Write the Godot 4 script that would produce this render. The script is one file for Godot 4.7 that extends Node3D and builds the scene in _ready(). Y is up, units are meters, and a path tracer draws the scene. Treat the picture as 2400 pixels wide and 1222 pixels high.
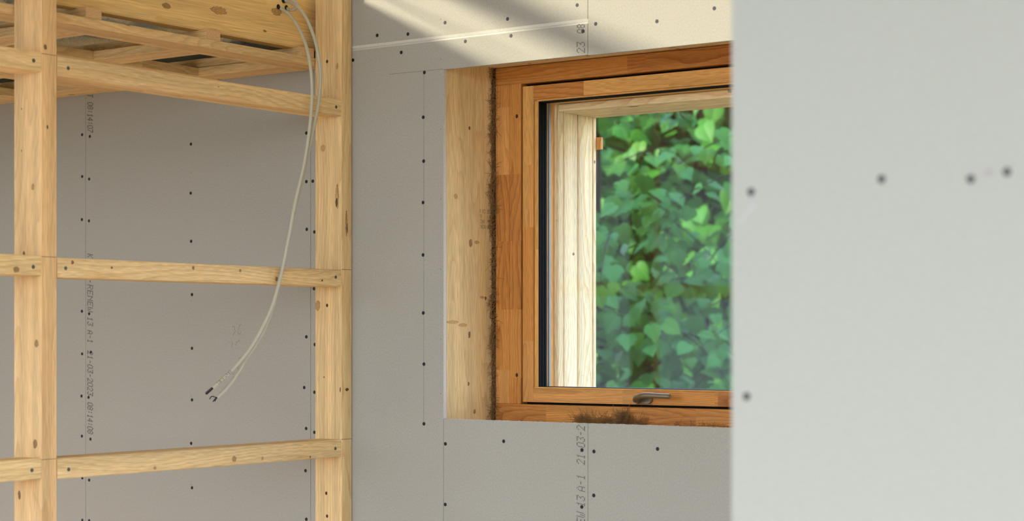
extends Node3D
# A plasterboarded corner of a house being renovated: a timber stud partition, a wooden window in a boarded wall
# and a plasterboard wall end close by. World: x to the right along the window wall, y up, z out of that wall.

var rng := RandomNumberGenerator.new()
var M := {}
var wood_end: StandardMaterial3D


func _ready() -> void:
	rng.seed = 7
	set_view()
	make_materials()
	build_shell()
	build_window_wall()
	build_reveal()
	build_window()
	build_partition()
	build_loft()
	build_cables()
	build_near_wall()
	build_garden()


# ------------------------------------------------------------------ camera, sky, sun, exposure
func set_view() -> void:
	var cam := Camera3D.new()
	cam.name = "camera"
	add_child(cam)
	var lens := CameraAttributesPhysical.new()
	lens.frustum_focal_length = 70.0
	lens.exposure_aperture = 4.0
	lens.frustum_focus_distance = 5.0
	lens.frustum_near = 0.1
	lens.frustum_far = 200.0
	cam.attributes = lens
	var near := 0.1
	cam.set_frustum(near * 2.0 * 611.0 / 4424.0, Vector2(0, near * 177.0 / 4424.0), near, 200.0)
	cam.position = Vector3(3.2915, 1.45, 3.8183)
	cam.rotation_degrees = Vector3(0, 35.93, 0)
	cam.current = true

	var env := Environment.new()
	env.background_mode = Environment.BG_SKY
	var sky := Sky.new()
	var air := ProceduralSkyMaterial.new()
	air.sky_top_color = Color(0.57, 0.695, 0.90)
	air.sky_horizon_color = Color(0.875, 0.915, 0.975)
	air.sky_curve = 0.25
	air.ground_bottom_color = Color(0.20, 0.19, 0.15)
	air.ground_horizon_color = Color(0.40, 0.40, 0.34)
	air.sky_energy_multiplier = 1.0
	sky.sky_material = air
	env.sky = sky
	env.background_energy_multiplier = 4.1
	env.tonemap_mode = Environment.TONE_MAPPER_LINEAR
	env.tonemap_exposure = 2.06
	env.sdfgi_enabled = true
	env.ssao_enabled = true
	env.ssil_enabled = true
	var we := WorldEnvironment.new()
	we.name = "world_environment"
	we.environment = env
	add_child(we)

	var sun := DirectionalLight3D.new()
	sun.name = "sun"
	sun.light_color = Color(1.0, 0.96, 0.88)
	sun.light_energy = 2.0
	sun.light_angular_distance = 3.6
	sun.shadow_enabled = true
	sun.sky_mode = DirectionalLight3D.SKY_MODE_LIGHT_ONLY
	add_child(sun)
	sun.look_at_from_position(Vector3.ZERO, Vector3(1.0, -0.474, -1.04), Vector3.UP)


# ------------------------------------------------------------------ helpers
func tag(o: Node, label := "", category := "", group := "", kind := "") -> Node:
	if label: o.set_meta("label", label)
	if category: o.set_meta("category", category)
	if group: o.set_meta("group", group)
	if kind: o.set_meta("kind", kind)
	return o


func base(called: String, at := Vector3.ZERO) -> Node3D:
	var o := Node3D.new()
	o.name = called
	add_child(o, true)
	o.position = at
	return o


func put(called: String, mesh: Mesh, parent: Node, mats = null, at := Vector3.ZERO) -> MeshInstance3D:
	var o := MeshInstance3D.new()
	o.name = called
	o.mesh = mesh
	if mats is Array:
		for i in mats.size():
			o.set_surface_override_material(i, mats[i])
	elif mats:
		o.material_override = mats
	parent.add_child(o, true)
	o.position = at
	return o


func new_st() -> SurfaceTool:
	var st := SurfaceTool.new()
	st.begin(Mesh.PRIMITIVE_TRIANGLES)
	return st


func tri(st: SurfaceTool, a: Vector3, b: Vector3, c: Vector3, n: Vector3, ua := Vector2.ZERO, ub := Vector2.ZERO, uc := Vector2.ZERO) -> void:
	if (b - a).cross(c - a).dot(n) > 0.0:
		var t := b; b = c; c = t
		var u := ub; ub = uc; uc = u
	st.set_normal(n); st.set_uv(ua); st.add_vertex(a)
	st.set_normal(n); st.set_uv(ub); st.add_vertex(b)
	st.set_normal(n); st.set_uv(uc); st.add_vertex(c)


func quad(st: SurfaceTool, a: Vector3, b: Vector3, c: Vector3, d: Vector3, n: Vector3, ua := Vector2.ZERO, ub := Vector2.ZERO, uc := Vector2.ZERO, ud := Vector2.ZERO) -> void:
	tri(st, a, b, c, n, ua, ub, uc)
	tri(st, a, c, d, n, ua, uc, ud)


func qn(st: SurfaceTool, a: Vector3, b: Vector3, c: Vector3, d: Vector3, hint: Vector3) -> void:
	var n := (b - a).cross(c - a).normalized()
	if n.dot(hint) < 0.0: n = -n
	quad(st, a, b, c, d, n)


func box_into(st: SurfaceTool, lo: Vector3, hi: Vector3) -> void:
	var l := lo
	var h := hi
	quad(st, Vector3(l.x, l.y, h.z), Vector3(h.x, l.y, h.z), Vector3(h.x, h.y, h.z), Vector3(l.x, h.y, h.z), Vector3(0, 0, 1))
	quad(st, Vector3(l.x, l.y, l.z), Vector3(h.x, l.y, l.z), Vector3(h.x, h.y, l.z), Vector3(l.x, h.y, l.z), Vector3(0, 0, -1))
	quad(st, Vector3(h.x, l.y, l.z), Vector3(h.x, h.y, l.z), Vector3(h.x, h.y, h.z), Vector3(h.x, l.y, h.z), Vector3(1, 0, 0))
	quad(st, Vector3(l.x, l.y, l.z), Vector3(l.x, h.y, l.z), Vector3(l.x, h.y, h.z), Vector3(l.x, l.y, h.z), Vector3(-1, 0, 0))
	quad(st, Vector3(l.x, h.y, l.z), Vector3(h.x, h.y, l.z), Vector3(h.x, h.y, h.z), Vector3(l.x, h.y, h.z), Vector3(0, 1, 0))
	quad(st, Vector3(l.x, l.y, l.z), Vector3(h.x, l.y, l.z), Vector3(h.x, l.y, h.z), Vector3(l.x, l.y, h.z), Vector3(0, -1, 0))


func box_mesh(lo: Vector3, hi: Vector3) -> ArrayMesh:
	var st := new_st()
	box_into(st, lo, hi)
	return st.commit()


# A sawn timber between two corners, its long axis "x", "y" or "z", arrises eased by `bev`.
# uv: u in metres round the section / per_u, v in metres along the length / per_v. Surface 0 sides, surface 1 ends.
func timber_mesh(lo: Vector3, hi: Vector3, axis: String, bev: float, per_u: float, per_v: float, uo := 0.0, vo := 0.0) -> ArrayMesh:
	var L := Vector3.ZERO
	var A := Vector3.ZERO
	var B := Vector3.ZERO
	if axis == "y": L = Vector3.UP; A = Vector3.BACK; B = Vector3.RIGHT
	elif axis == "z": L = Vector3.BACK; A = Vector3.RIGHT; B = Vector3.UP
	else: L = Vector3.RIGHT; A = Vector3.UP; B = Vector3.BACK
	var c := (lo + hi) / 2.0
	var h := (hi - lo) / 2.0
	var ha := absf(h.dot(A))
	var hb := absf(h.dot(B))
	var hl := absf(h.dot(L))
	var bv := minf(bev, minf(ha, hb) * 0.45)
	# section points, going +A face from -B to +B, then +B face from +A to -A, and so on; [a, b, u]
	var w := [2 * hb, 2 * ha, 2 * hb, 2 * ha]
	var starts := [0.0, w[0], w[0] + w[1], w[0] + w[1] + w[2]]
	var pts := []
	var corner := [[Vector2(ha, -hb), Vector2(ha, hb)], [Vector2(ha, hb), Vector2(-ha, hb)], [Vector2(-ha, hb), Vector2(-ha, -hb)], [Vector2(-ha, -hb), Vector2(ha, -hb)]]
	for k in 4:
		var p: Vector2 = corner[k][0]
		var q: Vector2 = corner[k][1]
		var dirv := (q - p).normalized()
		pts.append([p + dirv * bv, starts[k] + bv])
		pts.append([q - dirv * bv, starts[k] + w[k] - bv])
	var st := new_st()
	var normals := [A, B, -A, -B]
	for k in 8:
		var p0 = pts[k]
		var p1 = pts[(k + 1) % 8]
		var n: Vector3 = normals[k / 2] if k % 2 == 0 else (normals[k / 2] + normals[(k / 2 + 1) % 4]).normalized()
		var u0: float = p0[1]
		var u1: float = p1[1]
		if u1 < u0: u1 += 2 * (w[0] + w[1])
		var a0: Vector3 = c + A * p0[0].x + B * p0[0].y
		var a1: Vector3 = c + A * p1[0].x + B * p1[0].y
		u0 = u0 / per_u + uo
		u1 = u1 / per_u + uo
		var vb := 1.0 + vo
		var vt := 1.0 - 2 * hl / per_v + vo
		quad(st, a0 - L * hl, a1 - L * hl, a1 + L * hl, a0 + L * hl, n, Vector2(u0, vb), Vector2(u1, vb), Vector2(u1, vt), Vector2(u0, vt))
	var mesh := st.commit()
	st = new_st()
	for s in [-1.0, 1.0]:
		var mid: Vector3 = c + L * hl * s
		for k in 8:
			var p0: Vector2 = pts[k][0]
			var p1: Vector2 = pts[(k + 1) % 8][0]
			tri(st, mid, mid + A * p0.x + B * p0.y, mid + A * p1.x + B * p1.y, L * s, Vector2(0, 0), p0 / 0.1, p1 / 0.1)
	return st.commit(mesh)


func timber(called: String, parent: Node, lo: Vector3, hi: Vector3, axis: String, m: Material, per_u: float, per_v: float, bev := 0.0018, uo := 0.0, vo := 0.0, endm: Material = null) -> MeshInstance3D:
	return put(called, timber_mesh(lo, hi, axis, bev, per_u, per_v, uo, vo), parent, [m, endm if endm else wood_end])


# A flat outline (x, y) made into a board from z_back to z_front. Surface 0 its two faces, surface 1 its edges.
func board_mesh(poly: PackedVector2Array, z_front: float, z_back: float) -> ArrayMesh:
	var ids := Geometry2D.triangulate_polygon(poly)
	var st := new_st()
	for i in range(0, ids.size(), 3):
		for s in 2:
			var z := z_front if s == 0 else z_back
			var n := Vector3(0, 0, 1 if s == 0 else -1)
			tri(st, v3(poly[ids[i]], z), v3(poly[ids[i + 1]], z), v3(poly[ids[i + 2]], z), n, poly[ids[i]], poly[ids[i + 1]], poly[ids[i + 2]])
	var mesh := st.commit()
	st = new_st()
	var mid := 1.0 if not Geometry2D.is_polygon_clockwise(poly) else -1.0
	for i in poly.size():
		var a := poly[i]
		var b := poly[(i + 1) % poly.size()]
		var t := (b - a).normalized()
		var n := Vector3(t.y, -t.x, 0) * mid
		quad(st, v3(a, z_front), v3(b, z_front), v3(b, z_back), v3(a, z_back), n, a, b, b, a)
	return st.commit(mesh)


func v3(p: Vector2, z: float) -> Vector3:
	return Vector3(p.x, p.y, z)


func rect(x0: float, x1: float, y0: float, y1: float) -> PackedVector2Array:
	return PackedVector2Array([Vector2(x0, y0), Vector2(x1, y0), Vector2(x1, y1), Vector2(x0, y1)])


# A round tube along points, with a radius; smooth.
func tube_into(st: SurfaceTool, pts: Array, r: float, seg := 10, caps := true, r_end := -1.0) -> void:
	var n := pts.size()
	var ring := []
	var up := Vector3.UP
	var side := Vector3.ZERO
	for i in n:
		var t: Vector3 = (pts[mini(i + 1, n - 1)] - pts[maxi(i - 1, 0)]).normalized()
		if i == 0:
			if absf(t.dot(up)) > 0.9: up = Vector3.RIGHT
			side = t.cross(up).normalized()
		else:
			side = (side - t * side.dot(t)).normalized()
		var other := t.cross(side).normalized()
		var rr := r if r_end < 0.0 else lerpf(r, r_end, float(i) / (n - 1))
		var row := []
		for k in seg:
			var a := TAU * k / seg
			var d := side * cos(a) + other * sin(a)
			row.append([pts[i] + d * rr, d])
		ring.append(row)
	for i in n - 1:
		for k in seg:
			var a = ring[i][k]
			var b = ring[i][(k + 1) % seg]
			var c = ring[i + 1][(k + 1) % seg]
			var d = ring[i + 1][k]
			smooth_tri(st, a, b, c)
			smooth_tri(st, a, c, d)
	if caps:
		for e in 2:
			var i := 0 if e == 0 else n - 1
			var nn: Vector3 = (pts[0] - pts[1] if e == 0 else pts[n - 1] - pts[n - 2]).normalized()
			for k in seg:
				tri(st, pts[i], ring[i][k][0], ring[i][(k + 1) % seg][0], nn)


func smooth_tri(st: SurfaceTool, a: Array, b: Array, c: Array) -> void:
	var flip: bool = (b[0] - a[0]).cross(c[0] - a[0]).dot(a[1] + b[1] + c[1]) > 0.0
	for p in ([a, c, b] if flip else [a, b, c]):
		st.set_normal(p[1]); st.set_uv(Vector2.ZERO); st.add_vertex(p[0])


func tube(pts: Array, r: float, seg := 10, caps := true, r_end := -1.0) -> ArrayMesh:
	var st := new_st()
	tube_into(st, pts, r, seg, caps, r_end)
	return st.commit()


func smooth_path(pts: Array, per := 5) -> Array:
	var out := []
	for i in pts.size() - 1:
		var p0: Vector3 = pts[maxi(i - 1, 0)]
		var p1: Vector3 = pts[i]
		var p2: Vector3 = pts[i + 1]
		var p3: Vector3 = pts[mini(i + 2, pts.size() - 1)]
		for k in per:
			out.append(p1.cubic_interpolate(p2, p0, p3, float(k) / per))
	out.append(pts[-1])
	return out


# ------------------------------------------------------------------ materials
func flat(c: Color, rough := 0.8, metal := 0.0) -> StandardMaterial3D:
	var m := StandardMaterial3D.new()
	m.albedo_color = c
	m.roughness = rough
	m.metallic = metal
	return m


# Softwood: growth rings as contour lines of a long, slow warp, fine fibres, broad streaks; knots bend the rings.
# knots: [u px, v px, radius across, radius along, darkness]; marks: [x, y, w, h, Color] (pencil lines, drill holes)
func wood(w: int, h: int, sd: int, early: Color, late: Color, ring_px: float, warp: float, strength: float, knots := [], marks := [], rough := 0.75, cell_v := 48) -> StandardMaterial3D:
	var noise := FastNoiseLite.new()
	noise.seed = sd
	noise.noise_type = FastNoiseLite.TYPE_SIMPLEX_SMOOTH
	noise.frequency = 0.06
	noise.fractal_octaves = 2
	var cu := 8
	var gw := w / cu + 2
	var gh := h / cell_v + 2
	var grid := PackedFloat32Array()
	grid.resize(gw * gh)
	var tone := PackedFloat32Array()
	tone.resize(gw * gh)
	for j in gh:
		for i in gw:
			grid[j * gw + i] = noise.get_noise_2d(i * 0.9, j * 0.75)
			tone[j * gw + i] = noise.get_noise_2d(i * 2.1 + 300.0, j * 0.5 + 40.0)
	var fine := FastNoiseLite.new()
	fine.seed = sd + 11
	fine.frequency = 0.45
	fine.fractal_octaves = 2
	var fimg := fine.get_image(w, maxi(h / 20, 8), false, false, false)
	fimg.resize(w, h, Image.INTERPOLATE_BILINEAR)
	var fb := fimg.get_data()
	var lut := PackedFloat32Array()
	lut.resize(256)
	for i in 256:
		var s := i / 255.0
		lut[i] = pow(s, 2.6) * (1.0 - smoothstep(0.93, 1.0, s))
	var er := early.r * 255.0
	var eg := early.g * 255.0
	var eb := early.b * 255.0
	var dr := (late.r - early.r) * 255.0 * strength
	var dg := (late.g - early.g) * 255.0 * strength
	var db := (late.b - early.b) * 255.0 * strength
	var data := PackedByteArray()
	data.resize(w * h * 3)
	var inv := 1.0 / ring_px
	var row := PackedFloat32Array()
	row.resize(gw)
	var trow := PackedFloat32Array()
	trow.resize(gw)
	var at := 0
	var fi := 0
	for y in h:
		var j := y / cell_v
		var ty := float(y - j * cell_v) / cell_v
		ty = ty * ty * (3.0 - 2.0 * ty)
		for i in gw:
			row[i] = lerpf(grid[j * gw + i], grid[(j + 1) * gw + i], ty) * warp
			trow[i] = lerpf(tone[j * gw + i], tone[(j + 1) * gw + i], ty)
		for x in w:
			var ci := x >> 3
			var tx := (x & 7) * 0.125
			var r := x * inv + row[ci] + (row[ci + 1] - row[ci]) * tx
			var l := lut[int((r - floorf(r)) * 255.0)]
			var k := 1.0 + (fb[fi] - 128) * 0.0012 + (trow[ci] + (trow[ci + 1] - trow[ci]) * tx) * 0.10
			data[at] = clampi(int((er + dr * l) * k), 0, 255)
			data[at + 1] = clampi(int((eg + dg * l) * k), 0, 255)
			data[at + 2] = clampi(int((eb + db * l) * k), 0, 255)
			at += 3
			fi += 1
	for kn in knots:
		var ku: float = kn[0]
		var kv: float = kn[1]
		var ru: float = kn[2]
		var rv: float = kn[3]
		var dark: float = kn[4]
		for y in range(maxi(0, int(kv - rv * 5)), mini(h, int(kv + rv * 5))):
			for x in range(maxi(0, int(ku - ru * 4)), mini(w, int(ku + ru * 4))):
				var du := (x - ku) / ru
				var dv := (y - kv) / rv
				var q := sqrt(du * du + dv * dv)
				var o := (y * w + x) * 3
				var c := Color8(data[o], data[o + 1], data[o + 2])
				var wob := noise.get_noise_2d(x * 2.0, y * 2.0) * 0.22
				if q + wob < 1.0:
					var rings := 0.5 + 0.5 * sin((q + wob) * 11.0)
					var kc := late.darkened(dark * 0.55).lerp(early, rings * 0.5 * (1.0 - dark))
					var edge := smoothstep(0.65, 0.98, q + wob)
					c = kc.lerp(late.darkened(0.3 + dark * 0.3), edge * (0.25 + 0.5 * dark))
				else:
					# rings parted round the knot, tinted near it
					var g := exp(-(absf(du) * 0.9 + absf(dv) * 0.42 - 0.6))
					var rr := (absf(du) * 1.5 + absf(dv) * 0.33) * 1.4 + wob
					var ll := lut[int((rr - floorf(rr)) * 255.0)]
					var soft := clampf(g, 0.0, 1.0) * 0.75
					c = c.lerp(early.lerp(late, 0.18 + ll * 0.6 * strength), soft)
				data[o] = c.r8; data[o + 1] = c.g8; data[o + 2] = c.b8
	var img := Image.create_from_data(w, h, false, Image.FORMAT_RGB8, data)
	for mk in marks:
		img.fill_rect(Rect2i(mk[0], mk[1], mk[2], mk[3]), mk[4])
	var m := StandardMaterial3D.new()
	m.albedo_texture = ImageTexture.create_from_image(img)
	m.roughness = rough
	m.metallic_specular = 0.35
	return m


func noise_tex(px: int, sd: int, freq: float, lo: Color, hi: Color, oct := 4) -> ImageTexture:
	var n := FastNoiseLite.new()
	n.seed = sd
	n.frequency = freq
	n.fractal_octaves = oct
	var src := n.get_seamless_image(px, px, false, false, 0.15).get_data()
	var data := PackedByteArray()
	data.resize(px * px * 3)
	for i in px * px:
		var c := lo.lerp(hi, src[i] / 255.0)
		data[i * 3] = c.r8; data[i * 3 + 1] = c.g8; data[i * 3 + 2] = c.b8
	return ImageTexture.create_from_image(Image.create_from_data(px, px, false, Image.FORMAT_RGB8, data))


func triplanar(tex: Texture2D, scale: float, rough := 0.9) -> StandardMaterial3D:
	var m := StandardMaterial3D.new()
	m.albedo_texture = tex
	m.uv1_triplanar = true
	m.uv1_world_triplanar = true
	m.uv1_scale = Vector3.ONE * scale
	m.roughness = rough
	m.metallic_specular = 0.25
	return m


const EARLY := Color(0.905, 0.785, 0.555)
const LATE := Color(0.78, 0.60, 0.37)


func make_materials() -> void:
	# paper face of plasterboard: fine flecks over slow blotches
	M.paper = triplanar(noise_tex(512, 3, 0.12, Color(0.640, 0.631, 0.574), Color(0.690, 0.681, 0.620), 3), 2.6)
	M.paper.detail_enabled = false
	M.gypsum = triplanar(noise_tex(256, 5, 0.1, Color(0.78, 0.77, 0.71), Color(0.86, 0.85, 0.79)), 8.0)
	M.screw = flat(Color(0.045, 0.043, 0.045), 0.55)
	M.zinc = flat(Color(0.40, 0.41, 0.35), 0.5, 0.35)
	M.ink = flat(Color(0.09, 0.085, 0.08), 0.9)
	M.pencil = flat(Color(0.38, 0.36, 0.33), 0.9)
	M.core = triplanar(noise_tex(256, 6, 0.05, Color(0.42, 0.38, 0.32), Color(0.55, 0.48, 0.38)), 1.5)
	M.plaster = triplanar(noise_tex(256, 8, 0.03, Color(0.80, 0.80, 0.79), Color(0.84, 0.84, 0.83)), 0.7)
	M.floor = triplanar(noise_tex(512, 9, 0.08, Color(0.82, 0.60, 0.35), Color(0.90, 0.69, 0.43)), 1.2)
	M.roof = triplanar(noise_tex(256, 10, 0.04, Color(0.88, 0.74, 0.50), Color(0.94, 0.81, 0.57)), 0.8)
	wood_end = triplanar(noise_tex(256, 12, 0.09, Color(0.78, 0.63, 0.43), Color(0.90, 0.76, 0.56)), 9.0)
	M.lath = wood(256, 1024, 21, EARLY.darkened(0.02), LATE, 17.0, 5.0, 0.62, [[30, 300, 8, 12, 0.5], [120, 760, 9, 14, 0.6], [90, 150, 5, 8, 0.8]])
	M.insulation = triplanar(noise_tex(512, 14, 0.10, Color(0.60, 0.61, 0.54), Color(0.88, 0.88, 0.79), 5), 3.0, 1.0)
	M.fibre = flat(Color(0.60, 0.45, 0.26), 0.95)
	M.fibre_dark = flat(Color(0.33, 0.235, 0.125), 0.95)
	M.cable = flat(Color(0.745, 0.735, 0.635), 0.5)
	M.rubber = flat(Color(0.085, 0.095, 0.095), 0.75)
	M.rubber.metallic_specular = 0.2
	M.alu = flat(Color(0.50, 0.55, 0.58), 0.5, 0.3)
	M.bronze = flat(Color(0.56, 0.51, 0.42), 0.38, 0.8)


# ------------------------------------------------------------------ the building round the view
func build_shell() -> void:
	var fl := base("floor")
	tag(fl, "floor of the house, boarded inside and grey screed towards the front", "floor", "", "structure")
	put("floor_boards", box_mesh(Vector3(-2.6, -0.2, -0.46), Vector3(6.7, 0.0, 2.6)), fl, M.floor)
	put("screed", box_mesh(Vector3(-2.6, -0.2, 2.6), Vector3(6.7, 0.0, 6.2)), fl, M.plaster)
	var ce := put("ceiling", box_mesh(Vector3(-2.6, 4.8, -0.46), Vector3(6.7, 5.0, 6.2)), self, M.plaster)
	tag(ce, "pale ceiling high above the loft", "ceiling", "", "structure")
	var lc := put("ceiling_boards", box_mesh(Vector3(0.25, 2.78, 0.004), Vector3(3.5, 2.83, 1.72)), self, M.roof)
	tag(lc, "wooden board ceiling over the window room", "ceiling", "", "structure")
	# roof overhang above the window side
	var ev := put("trim_9", box_mesh(Vector3(-2.8, 4.6, -0.95), Vector3(6.9, 4.75, -0.46)), self, M.roof)
	tag(ev, "boarded eaves of the roof over the garden side", "eaves", "", "structure")
	# left wall with a high window opening
	var wl := base("wall_left")
	tag(wl, "pale side wall with a low opening and a high one under polythene", "wall", "", "structure")
	for b in [[0.0, 0.1, 0.0, 6.0], [0.1, 0.9, 0.0, 1.2], [0.1, 0.9, 3.0, 6.0], [0.9, 3.05, 0.0, 6.0], [4.55, 4.8, 0.0, 6.0], [3.05, 4.55, 0.0, 1.7], [3.05, 4.55, 4.8, 6.0]]:
		put("wall_panel", box_mesh(Vector3(-2.6, b[0], b[2]), Vector3(-2.4, b[1], b[3])), wl, M.plaster)
	# builders' polythene stretched over the high opening: lets a little sun straight through and glows
	var film := StandardMaterial3D.new()
	film.transparency = BaseMaterial3D.TRANSPARENCY_ALPHA
	film.albedo_color = Color(0.93, 0.94, 0.93, 0.55)
	film.roughness = 0.6
	film.backlight_enabled = true
	film.backlight = Color(0.85, 0.85, 0.83)
	film.cull_mode = BaseMaterial3D.CULL_DISABLED
	var sheet := new_st()
	quad(sheet, Vector3(-2.474, 3.0, 1.65), Vector3(-2.474, 4.6, 1.65), Vector3(-2.474, 4.6, 4.85), Vector3(-2.474, 3.0, 4.85), Vector3(1, 0, 0))
	put("polythene_sheet", sheet.commit(), wl, film)
	var wing := put("wall_wing", box_mesh(Vector3(-9.0, -0.3, -0.46), Vector3(-2.65, 4.4, 1.1)), self, M.plaster)
	tag(wing, "rendered side wing of the house beyond the left wall", "wall", "", "structure")
	var wr := base("wall_right")
	tag(wr, "pale end walls of the rooms with a doorway to daylight", "wall", "", "structure")
	put("wall_panel", box_mesh(Vector3(6.5, 0, 1.85), Vector3(6.7, 4.8, 6.2)), wr, M.plaster)
	# the small room behind the near wall ends in a wide doorway
	for b in [[0.0, 0.30, 0.0, 4.8], [1.50, 1.72, 0.0, 4.8], [0.30, 1.50, 2.3, 4.8]]:
		put("wall_panel", box_mesh(Vector3(3.5, b[2], b[0]), Vector3(3.65, b[3], b[1])), wr, M.plaster)
	# the street front: one wide opening without glazing yet
	var wf := base("wall_front")
	tag(wf, "outer wall with one wide unglazed opening", "wall", "", "structure")
	for b in [[-2.4, 6.5, 3.0, 4.8], [-2.4, -1.0, 2.45, 3.0], [-2.4, -2.25, 0.0, 2.45], [6.3, 6.5, 0.0, 3.0]]:
		put("wall_panel", box_mesh(Vector3(b[0], b[2], 6.0), Vector3(b[1], b[3], 6.2)), wf, M.plaster)


# ------------------------------------------------------------------ the boarded window wall
var screw_head: ArrayMesh


func make_screw_head(r: float) -> ArrayMesh:
	# a countersunk head with a cross recess, axis +z, its rim standing half a millimetre proud
	var st := new_st()
	var n := 12
	for k in n:
		var a := TAU * k / n
		var b := TAU * (k + 1) / n
		var p := Vector3(cos(a), sin(a), 0)
		var q := Vector3(cos(b), sin(b), 0)
		qn(st, p * r, q * r, q * r * 0.9 + Vector3(0, 0, 0.0007), p * r * 0.9 + Vector3(0, 0, 0.0007), p)
		tri(st, p * r * 0.9 + Vector3(0, 0, 0.0007), q * r * 0.9 + Vector3(0, 0, 0.0007), Vector3(0, 0, 0.0003), Vector3(0, 0, 1))
	for t in 2:
		var d := Vector3(cos(t * PI / 2 + 0.5), sin(t * PI / 2 + 0.5), 0) * r * 0.55
		var e := Vector3(-d.y, d.x, 0) * 0.22
		quad(st, d - e + Vector3(0, 0, 0.0009), d + e + Vector3(0, 0, 0.0009), -d + e + Vector3(0, 0, 0.0009), -d - e + Vector3(0, 0, 0.0009), Vector3(0, 0, 1))
	return st.commit()


func plasterboard(parent: Node, poly: PackedVector2Array, screws: Array, z := 0.0, paper: Material = null) -> MeshInstance3D:
	var face: Material = paper if paper else M.paper
	var b := put("plasterboard", board_mesh(poly, z, z - 0.0125), parent, [face, face])
	for s in screws:
		var o := put("screw", screw_head, b, M.screw, Vector3(s.x, s.y, z))
		o.rotation.z = rng.randf() * TAU
	return b


const GLYPHS := {
	"0": [14, 17, 17, 17, 17, 17, 14], "1": [4, 12, 4, 4, 4, 4, 14], "2": [14, 17, 1, 2, 4, 8, 31], "3": [31, 1, 2, 6, 1, 17, 14],
	"4": [2, 6, 10, 18, 31, 2, 2], "6": [6, 8, 16, 30, 17, 17, 14], "7": [31, 1, 2, 4, 4, 8, 8], "8": [14, 17, 17, 14, 17, 17, 14], "A": [4, 10, 17, 17, 31, 17, 17],
	"C": [14, 17, 16, 16, 16, 17, 14], "D": [30, 17, 17, 17, 17, 17, 30], "E": [31, 16, 16, 30, 16, 16, 31], "I": [14, 4, 4, 4, 4, 4, 14], "K": [17, 18, 20, 24, 20, 18, 17],
	"N": [17, 25, 21, 19, 17, 17, 17], "R": [30, 17, 17, 30, 20, 18, 17], "T": [31, 4, 4, 4, 4, 4, 4], "W": [17, 17, 17, 21, 21, 21, 10], "-": [0, 0, 0, 14, 0, 0, 0], ":": [0, 4, 4, 0, 4, 4, 0], " ": [0, 0, 0, 0, 0, 0, 0],
}


# Dot matrix ink: `along` is the reading direction, `tall` points from the foot to the head of a letter.
func dots_into(st: SurfaceTool, text: String, start: Vector3, along: Vector3, tall: Vector3, pitch: float, height: float, dot: float, slant: float, skip_first := 0) -> void:
	var n := along.cross(tall)
	var ex := along * dot
	var ey := tall * dot
	for i in text.length():
		var rows: Array = GLYPHS[text[i]]
		for r in 7:
			for c in 5:
				if rows[r] & (16 >> c):
					if i == 0 and c < skip_first: continue
					var up := (6 - r) / 6.0
					var p := start + along * (pitch * (i + 0.08 + c * 0.17) + slant * height * (up - 0.5)) + tall * height * (up - 0.5)
					quad(st, p - ex, p - ey, p + ex, p + ey, n)


# an uneven broken lip of gypsum standing out along a cut
func crumbs_into(st: SurfaceTool, a: Vector3, b: Vector3, out: Vector3, most: float) -> void:
	var n := int(a.distance_to(b) / 0.004)
	var last := 0.0
	for i in n:
		var next := rng.randf() * most * (0.4 + 0.6 * rng.randf())
		var p := a.lerp(b, float(i) / n)
		var q := a.lerp(b, float(i + 1) / n)
		qn(st, p, q, q + out * next - Vector3(0, 0, 0.0015), p + out * last - Vector3(0, 0, 0.0015), Vector3(0, 0, 1) + out * 0.2)
		last = next


func strip_into(st: SurfaceTool, a: Vector3, b: Vector3, width: float, n: Vector3) -> void:
	var s := (b - a).normalized().cross(n) * width / 2
	quad(st, a - s, b - s, b + s, a + s, n)


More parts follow.
